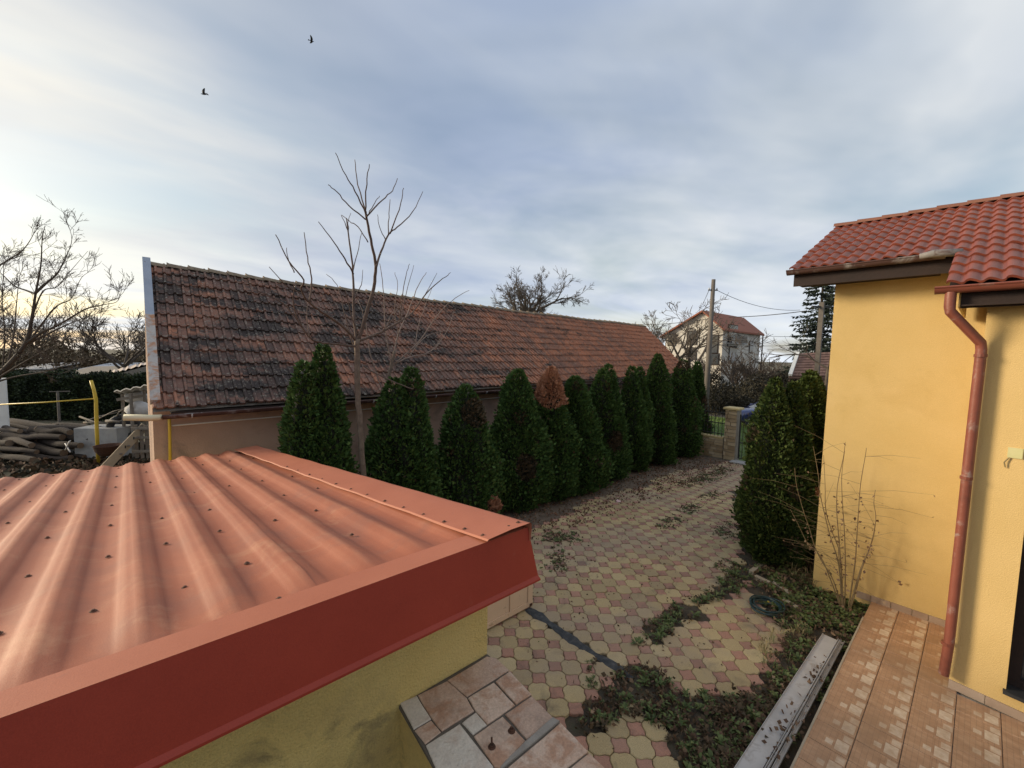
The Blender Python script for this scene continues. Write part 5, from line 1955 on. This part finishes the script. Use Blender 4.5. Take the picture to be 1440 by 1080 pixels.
pole_t = AT(1003.5, 393, 24)
pole = thing('utility_pole', 'tall leaning grey utility pole in front of the gabled house', 'pole', (pole_t[0], pole_t[1], 0))
pb = AT(995.5, 520, 24)
low = pb + (pb - pole_t) * .56
MB().tube([(low[0], low[1], -.1), pb, pole_t], [.17, .15, .105], 10).build('shaft', 'polecon', pole, smooth=True)
wp = AT(1002.6, 408, 24)
MB().beam(wp + ux * -.25, wp + ux * .25, .08, .06).build('crossarm', 'iron', pole)
for s_ in (-.22, .22):
    MB().lathe(wp + ux * s_ + _z * .03, [(.03, 0), (.04, .04), (.02, .1)], 6).build('insulator', 'lampglass', pole)
p2 = AT(1149, 520, 28)
pole2 = thing('utility_pole', 'squarish concrete pole in front of the spruce by the house eave', 'pole', (p2[0], p2[1], 0))
b = MB()
b.prism([(p2[0] - .13, p2[1] - .13, -.1), (p2[0] + .13, p2[1] - .13, -.1), (p2[0] + .13, p2[1] + .13, -.1), (p2[0] - .13, p2[1] + .13, -.1)], (0, 0, 7.4))
b.build('shaft', 'polecon', pole2)
MB().beam((p2[0] - .6, p2[1] + .4, 7.0), (p2[0] + .6, p2[1] - .4, 7.0), .1, .1).build('crossarm', 'iron', pole2)


def wire(a, c, sag, r, label):
    P = []
    for i in range(13):
        t = i / 12
        P.append(a * (1 - t) + c * t - _z * sag * 4 * t * (1 - t))
    MB().tube(P, r, 5).build('overhead_wire', 'wire', None, smooth=True, label=label, category='wire')


wire(wp + ux * .22, AT(1125, 436, 27), .35, .014, 'thin wire sagging from the leaning pole towards the house eave')
wire(wp - ux * .22, AT(978, 440, 47), .3, .014, 'short wire from the leaning pole down to the gabled house')
wire(AT(1025, 446, 40), AT(1135, 437, 30), .1, .03, 'thicker cable rising rightwards over the gabled house roof')
wire(AT(880, 455, 60), AT(1000, 448, 40), .3, .03, 'faint far wire crossing behind the leaning pole')
wire(AT(1000, 485, 30), AT(1160, 484, 28), .1, .014, 'level wire in front of the gabled house windows')
wire(AT(1070, 472, 60), AT(1160, 470, 50), .2, .025, 'faint far wire right of the gabled house')

# ------------------------------------------------------------------ birds


def bird(label, c, s, wing_up, yaw, bank):
    b = MB()
    body = [(-.20, .012), (-.12, .04), (0, .062), (.10, .05), (.15, .038), (.19, .036), (.22, .02), (.27, .004)]
    n = 8
    V, F = [], []
    for x, r in body:
        for k in range(n):
            a = 2 * math.pi * k / n
            V.append((x, r * math.cos(a), r * .9 * math.sin(a)))
    for i in range(len(body) - 1):
        for k in range(n):
            F.append((i * n + k, (i + 1) * n + k, (i + 1) * n + (k + 1) % n, i * n + (k + 1) % n))
    b.add(V, F)
    b.add([(-.16, -.03, 0), (-.16, .03, 0), (-.33, .07, .005), (-.33, -.07, .005), (-.16, -.03, .012), (-.16, .03, .012), (-.33, .07, .012), (-.33, -.07, .012)], [(0, 1, 2, 3), (7, 6, 5, 4), (0, 4, 5, 1), (1, 5, 6, 2), (2, 6, 7, 3), (3, 7, 4, 0)])
    for sy in (-1, 1):
        pts = []
        for t, lead, ch in ((0, .10, .20), (.3, .13, .22), (.6, .08, .20), (.85, 0, .14), (1, -.10, .05)):
            y = sy * (.04 + .46 * t * math.cos(wing_up))
            z = .02 + .46 * t * math.sin(wing_up) - .06 * t * t
            pts += [(lead, y, z + .008), (lead - ch, y, z + .004), (lead - ch, y, z - .004), (lead, y, z - .008)]
        F = []
        for i in range(4):
            for k in range(4):
                F.append((4 * i + k, 4 * i + (k + 1) % 4, 4 * i + 4 + (k + 1) % 4, 4 * i + 4 + k))
        F += [(3, 2, 1, 0), (16, 17, 18, 19)]
        b.add(pts, F)
    o = link('bird', mesh_from('bird', np.array(b.V) * s, b.F, 'bird', True), None, c, label=label, category='bird', group='black birds in the sky')
    o.rotation_euler = (bank, .0, yaw)
    return o


ya0 = math.atan2(_rt[1], _rt[0])
bird('lower black bird with wings raised, flying left of the tree top', AT(287, 132.5, 38), 1.0, R_(62), ya0 + math.pi + .2, R_(14))
bird('higher smaller black bird gliding near the top of the sky', AT(438, 57.5, 45), .95, R_(35), ya0 + .5, R_(-28))

# ------------------------------------------------------------------ bits on the ground
# hose coil
hc = G(1077, 856)
hose = thing('garden_hose', 'coiled dark green garden hose lying on the paver edge', 'hose', (hc[0], hc[1], 0))
P = []
for i in range(190):
    a = i * .21
    r = .19 + .02 * math.sin(i * .37) + .022 * math.sin(i * .083)
    P.append((hc[0] + r * math.cos(a) * 1.12 + .02 * math.sin(i * .05), hc[1] + r * math.sin(a) * .95, .02 + .012 * (i / 42) + .006 * math.sin(i * .9)))
for i in range(14):
    P.append((P[189][0] + .03 * i, P[189][1] - .018 * i - .0012 * i * i, .03))
MB().tube(P, .0095, 6).build('coil', 'hose', hose, smooth=True)
MB().tube([P[0], (P[0][0] - .05, P[0][1] + .03, .025)], .014, 8).build('connector', 'yellowpaint', hose)

# sheet metal channels beside the terrace
def channel(label, ax, bx, w, h, m, name):
    t = thing(name, label, 'channel', (*((np.array(ax) + np.array(bx)) / 2)[:2], 0), group='metal channels beside the terrace')
    a, c = np.array(ax, float), np.array(bx, float)
    d = (c - a) / np.linalg.norm(c - a)
    s_ = np.cross(_z, d)
    pr = [(-w / 2, h), (-w / 2, .0), (w / 2, 0), (w / 2, h), (w / 2 - .004, h), (w / 2 - .004, .004), (-w / 2 + .004, .004), (-w / 2 + .004, h)]
    b = MB()
    b.prism([a + s_ * u + _z * v for u, v in pr], c - a)
    b.build('web', m, t)
    return t


c0a, c0b = G(1174, 900, .10), G(1060, 1090, .10)
w_ = .155
channel('wide pale grey sheet channel lying along the terrace edge', (6.42, 1.055, .085), (2.9, 1.12, .07), .16, .018, 'galv', 'metal_channel')
channel('narrow grey rail lying between wide channel and terrace', (6.47, .938, .06), (3.0, .968, .05), .035, .028, 'galv', 'metal_rail')
channel('thin grey rail against the terrace side of the wide channel', (6.40, .965, .095), (3.1, 1.005, .085), .022, .03, 'galv', 'metal_rail')

# edging stones round the planting bed
for (x0_, y0_, x1_, y1_, lab_) in ((1056, 806, 1076, 792, 'edging stone running towards the house thujas at the bed corner'), (1062, 812, 1082, 822, 'edging stone along the near side of the bed corner'), (1086, 820, 1112, 838, 'edging stone among weeds just above the hose coil'), (1102, 846, 1122, 858, 'pale edging stone right of the hose coil')):
    a, c = G(x0_, y0_), G(x1_, y1_)
    d = (c - a) / np.linalg.norm(c - a)
    MB().beam(a - _z * .01, c - _z * .005, .07, .10).build('edging_stone', 'edging', None, label=lab_, category='edging', group='edging stones of the bed')

# bare bush by the wall
sb = PX(1185, 838, 7.55)
sb[2] = .0
bush = thing('bare_bush', 'bare bush of upright stems with dry leaves by the yellow wall', 'bush', (sb[0], sb[1], 0))
C4 = lambda x, y: (1090 + x / 4.91, 640 + y / 4.91)
stems = [
    [(470, 940), (440, 760), (380, 560), (340, 400), (310, 260), (300, 150), (275, 0), (262, -60)],
    [(475, 940), (450, 700), (390, 520), (350, 380), (345, 200), (335, 0)],
    [(480, 940), (455, 760), (435, 520), (425, 360), (432, 200), (470, 20), (485, -90)],
    [(490, 940), (485, 760), (478, 520), (465, 330), (460, 140), (480, -30)],
    [(515, 940), (550, 760), (562, 600), (575, 400), (590, 200), (622, 10), (630, -50)],
    [(530, 940), (600, 780), (660, 620), (695, 450), (682, 330), (692, 240)],
    [(520, 940), (590, 790), (645, 660), (680, 560), (688, 480)],
    [(465, 940), (400, 860), (320, 730), (270, 620), (235, 500), (200, 400), (150, 220), (135, 90)],
    [(460, 940), (360, 800), (300, 680), (220, 600), (160, 480), (105, 375)],
    [(480, 940), (460, 850), (440, 700), (436, 620)],
]
tips_ = []
tw = MB()
lf_P = []
for s_ in stems:
    dx = random.uniform(-.12, .10)
    P = [PX(*C4(x, y), 7.52 + dx * i / len(s_)) for i, (x, y) in enumerate(s_)]
    P[0][2] = 0
    Q = polyline(P, 4)
    m = len(Q)
    MB().tube(Q, [.010 + (.0028 - .010) * (i / (m - 1)) ** .7 for i in range(m)], 6).build('stem', 'stem', bush, smooth=True)
    for _ in range(10):
        i = random.randint(3, m - 3)
        v = np.array([random.gauss(-.15, .25), random.gauss(0, 1), random.uniform(-.1, .35)])
        L = random.uniform(.15, .75)
        e = Q[i] + v / np.linalg.norm(v) * L
        e[0] = min(e[0], 7.74)
        tw.tube([Q[i], (Q[i] + e) / 2 + np.array([0, 0, .03]), e], [.0022, .0018, .001], 4, cap=False)
        if random.random() < .25:
            lf_P.append(e)
    for _ in range(22):
        i = random.randint(2, max(3, int(m * .6)))
        lf_P.append(Q[i] + rng.normal(0, .03, 3))
tw.build('twigs', 'stem', bush)
P = np.array(lf_P)
P[:, 0] = np.minimum(P[:, 0], 7.75)
D = rng.normal(0, 1, P.shape) + np.array([0, 0, -.5])
L = rng.uniform(.03, .06, len(P))
V, F = kites(P, D, L, L * .33)
link('dry_leaves', mesh_from('dry_leaves', V - np.array(bush.location), F, 'deadleaf'), bush)


# weeds, dry stalks, dead leaves
def patch_noise(x, y):
    return .5 + .25 * math.sin(x * 7.3 + 1.3 * math.sin(y * 6.1)) + .25 * math.sin(y * 9.7 + 1.7 * math.sin(x * 5.3))


def spots(polys, n, ragged=.05, thr=.2):
    """n points in the polygons with ragged outlines and bare gaps"""
    box_ = [(min(p[0] for p in q), max(p[0] for p in q), min(p[1] for p in q), max(p[1] for p in q)) for q in polys]
    ar = [abs(sum(q[i][0] * q[(i + 1) % len(q)][1] - q[(i + 1) % len(q)][0] * q[i][1] for i in range(len(q)))) for q in polys]
    out = []
    for q, bx, a in zip(polys, box_, ar):
        k, tries, tgt = 0, 0, max(1, int(n * a / sum(ar)))
        while k < tgt and tries < tgt * 40:
            tries += 1
            x, y = random.uniform(bx[0] - .05, bx[1] + .05), random.uniform(bx[2] - .05, bx[3] + .05)
            if in_poly(x + random.gauss(0, ragged), y + random.gauss(0, ragged), q) and random.random() < thr + (1 - thr) * patch_noise(x, y) ** 1.5 * 1.6:
                out.append((x, y))
                k += 1
    return out


def litter(polys, n, size, ms, label, name, cat, wid=.42, z=.012, up=.12, ragged=.05):
    Q = spots(polys, n, ragged)
    P = np.array([(x, y, random.uniform(.002, z)) for x, y in Q])
    D = rng.normal(0, 1, P.shape) * np.array([1, 1, .25]) + np.array([0, 0, up])
    L = rng.uniform(*size, len(P))
    nrm = np.array([0, 0, 1.0]) + rng.normal(0, .45, P.shape)
    V, F = kites(P, D, L, L * wid, np.cross(D, nrm))
    mi = rng.integers(0, len(ms), len(P))
    return link(name, mesh_from(name, V, F, ms, False, mi), None, (0, 0, 0), kind='stuff', label=label, category=cat)


def rosettes(polys, n, size, ms, label, name, cat, leaves=(8, 18), wid=.16, tilt=(.15, 1.0), ragged=.05, seg=True):
    """low plants: leaves radiating from a crown, each bent over"""
    V, F, mi = [], [], []
    for x, y in spots(polys, n, ragged):
        s_ = random.uniform(*size)
        m = random.randrange(len(ms))
        for _ in range(random.randint(*leaves)):
            a = random.uniform(0, 2 * math.pi)
            L = s_ * random.uniform(.5, 1.1)
            t = random.uniform(*tilt)
            w = L * wid * random.uniform(.7, 1.3)
            ca, sa = math.cos(a), math.sin(a)
            o = len(V)
            ox, oy = x + random.gauss(0, s_ * .12), y + random.gauss(0, s_ * .12)
            h = L * math.sin(t)
            r = L * math.cos(t)
            V += [(ox, oy, .0), (ox + ca * r * .5 - sa * w, oy + sa * r * .5 + ca * w, h * .75), (ox + ca * r, oy + sa * r, h * .8), (ox + ca * r * .5 + sa * w, oy + sa * r * .5 - ca * w, h * .75)]
            F += [(o, o + 1, o + 3), (o + 1, o + 2, o + 3)]
            mi += [m, m]
    return link(name, mesh_from(name, np.array(V), np.array(F), ms, False, mi), None, (0, 0, 0), kind='stuff', label=label, category=cat)


bedpoly = gpoly([(1060, 800), (1100, 790), (1150, 800), (1200, 850), (1250, 855), (1255, 875), (1205, 890), (1150, 985), (1075, 1085), (970, 1085), (985, 1000), (1085, 980), (1112, 895), (1085, 865)])
wallbed = gpoly([(1090, 800), (1150, 815), (1200, 845), (1250, 858), (1252, 872), (1195, 885), (1130, 880), (1085, 855)])
rosettes([bedpoly], 330, (.06, .13), ['weed', 'weed', 'browned'], 'low green weeds in the bed beside the terrace', 'weeds', 'weeds')
rosettes([wallbed], 330, (.05, .11), ['weed_fresh', 'weed'], 'fresh green weeds round the foot of the bare bush', 'weeds', 'weeds', wid=.22)
rosettes(weed_polys, 430, (.04, .10), ['weed', 'weed', 'browned', 'weed_fresh'], 'green weeds grown through the broken pavers', 'weeds', 'weeds')
litter([bedpoly, weed_polys[0]], 4000, (.025, .065), ['deadleaf', 'deadleaf', 'browned'], 'brown dead leaves lying in the weedy bed', 'dead_leaves', 'leaves', z=.04, up=.3)
litter(weed_polys, 1600, (.02, .045), ['deadleaf', 'browned', 'browned'], 'brown leaf crumbs among the weeds between the pavers', 'dead_leaves', 'leaves', z=.02)
litter([[(2.0, 5.55), (14.9, 5.2), (14.9, 8.8), (2.0, 8.8)]], 11000, (.025, .06), ['deadleaf', 'browned', 'redleaf'], 'brown leaf litter on the soil below the thuja row', 'leaf_litter', 'leaves', z=.03, ragged=.12)
dark = [gpoly(p) for p in ([(952, 680), (985, 668), (1015, 664), (1008, 676), (970, 684)], [(925, 735), (950, 725), (955, 738), (930, 742)], [(955, 715), (985, 706), (990, 714), (962, 722)], [(985, 700), (1010, 690), (1012, 697), (990, 706)],
                           [(765, 752), (800, 745), (812, 762), (780, 770)], [(770, 780), (795, 776), (800, 800), (772, 805)], [(1010, 742), (1035, 735), (1042, 752), (1018, 756)], [(1012, 655), (1030, 660), (1020, 668), (1004, 664)])]
rosettes(dark, 420, (.03, .07), ['weed', 'browned', 'weed_fresh'], 'small weed tufts in the paver joints', 'weeds', 'weeds', wid=.2, tilt=(.1, .6), ragged=.10)
litter(dark, 1300, (.02, .05), ['deadleaf', 'browned'], 'dark leaf crumbs and moss lying on the pavers', 'dead_leaves', 'leaves', ragged=.14)
tufts = [gpoly(p) for p in ([(815, 960), (845, 955), (840, 975), (818, 975)], [(905, 870), (930, 865), (925, 885), (908, 885)], [(815, 930), (835, 925), (835, 940), (818, 942)], [(838, 985), (850, 980), (852, 995), (840, 996)], [(1000, 790), (1025, 785), (1020, 800), (1000, 802)])]
litter([gpoly([(0, 602), (110, 600), (215, 632), (220, 662), (0, 668)])], 5200, (.08, .22), ['deadleaf', 'browned', 'darkscrub'], 'bark scraps and dead leaves on the ground round the log heap', 'wood_litter', 'litter', z=.05, ragged=.4)
rosettes(tufts, 60, (.03, .06), ['weed', 'browned'], 'single weed tufts in the pavers near the tarred strip', 'weeds', 'weeds', ragged=.03)
yardp = gpoly([(690, 900), (770, 760), (1000, 680), (1040, 760), (1050, 960), (880, 1075), (800, 1075)])
litter([yardp], 420, (.012, .045), ['deadleaf', 'browned'], 'scattered dead leaves on the yard pavers', 'dead_leaves', 'leaves', ragged=.3)
jp = gpoly([(690, 880), (770, 760), (880, 745), (960, 860), (860, 1000), (760, 960)])
litter([jp], 500, (.008, .02), ['weed', 'browned'], 'moss flecks in the paver joints by the shed', 'moss', 'moss', z=.003)
dry = [gpoly(p) for p in ([(1065, 905), (1095, 895), (1110, 935), (1080, 955)], [(1098, 872), (1140, 885), (1130, 905), (1100, 900)])]
rosettes(dry, 26, (.10, .19), ['straw', 'weed'], 'dry straw coloured stalks in the bed by the pavers', 'dry_grass', 'grass', (8, 14), .03, (.7, 1.45))
rosettes([gpoly([(1090, 795), (1145, 800), (1150, 825), (1100, 825)])], 50, (.12, .30), ['straw', 'browned', 'deadleaf'], 'dry brown stalks at the foot of the house thujas', 'dry_grass', 'grass', (6, 12), .025, (.5, 1.4))
onch = [[(6.2, 1.0), (6.2, 1.06), (3.2, 1.09), (3.2, .9), (5.0, .95)]]
o = litter(onch, 110, (.03, .06), ['deadleaf', 'deadleaf'], 'brown dead leaves lying on the metal channels', 'dead_leaves', 'leaves', ragged=.02)
o.location.z = .09
b = MB()
c = G(870, 706)
b.add([(c[0] - .09, c[1], .01), (c[0], c[1] - .06, .02), (c[0] + .1, c[1] + .01, .012), (c[0] + .02, c[1] + .06, .05), (c[0] - .05, c[1] + .05, .03)], [(0, 1, 3, 4), (1, 2, 3)])
b.build('paper_scrap', 'litter', None, label='red and white scrap of packaging at the foot of the thujas', category='scrap')
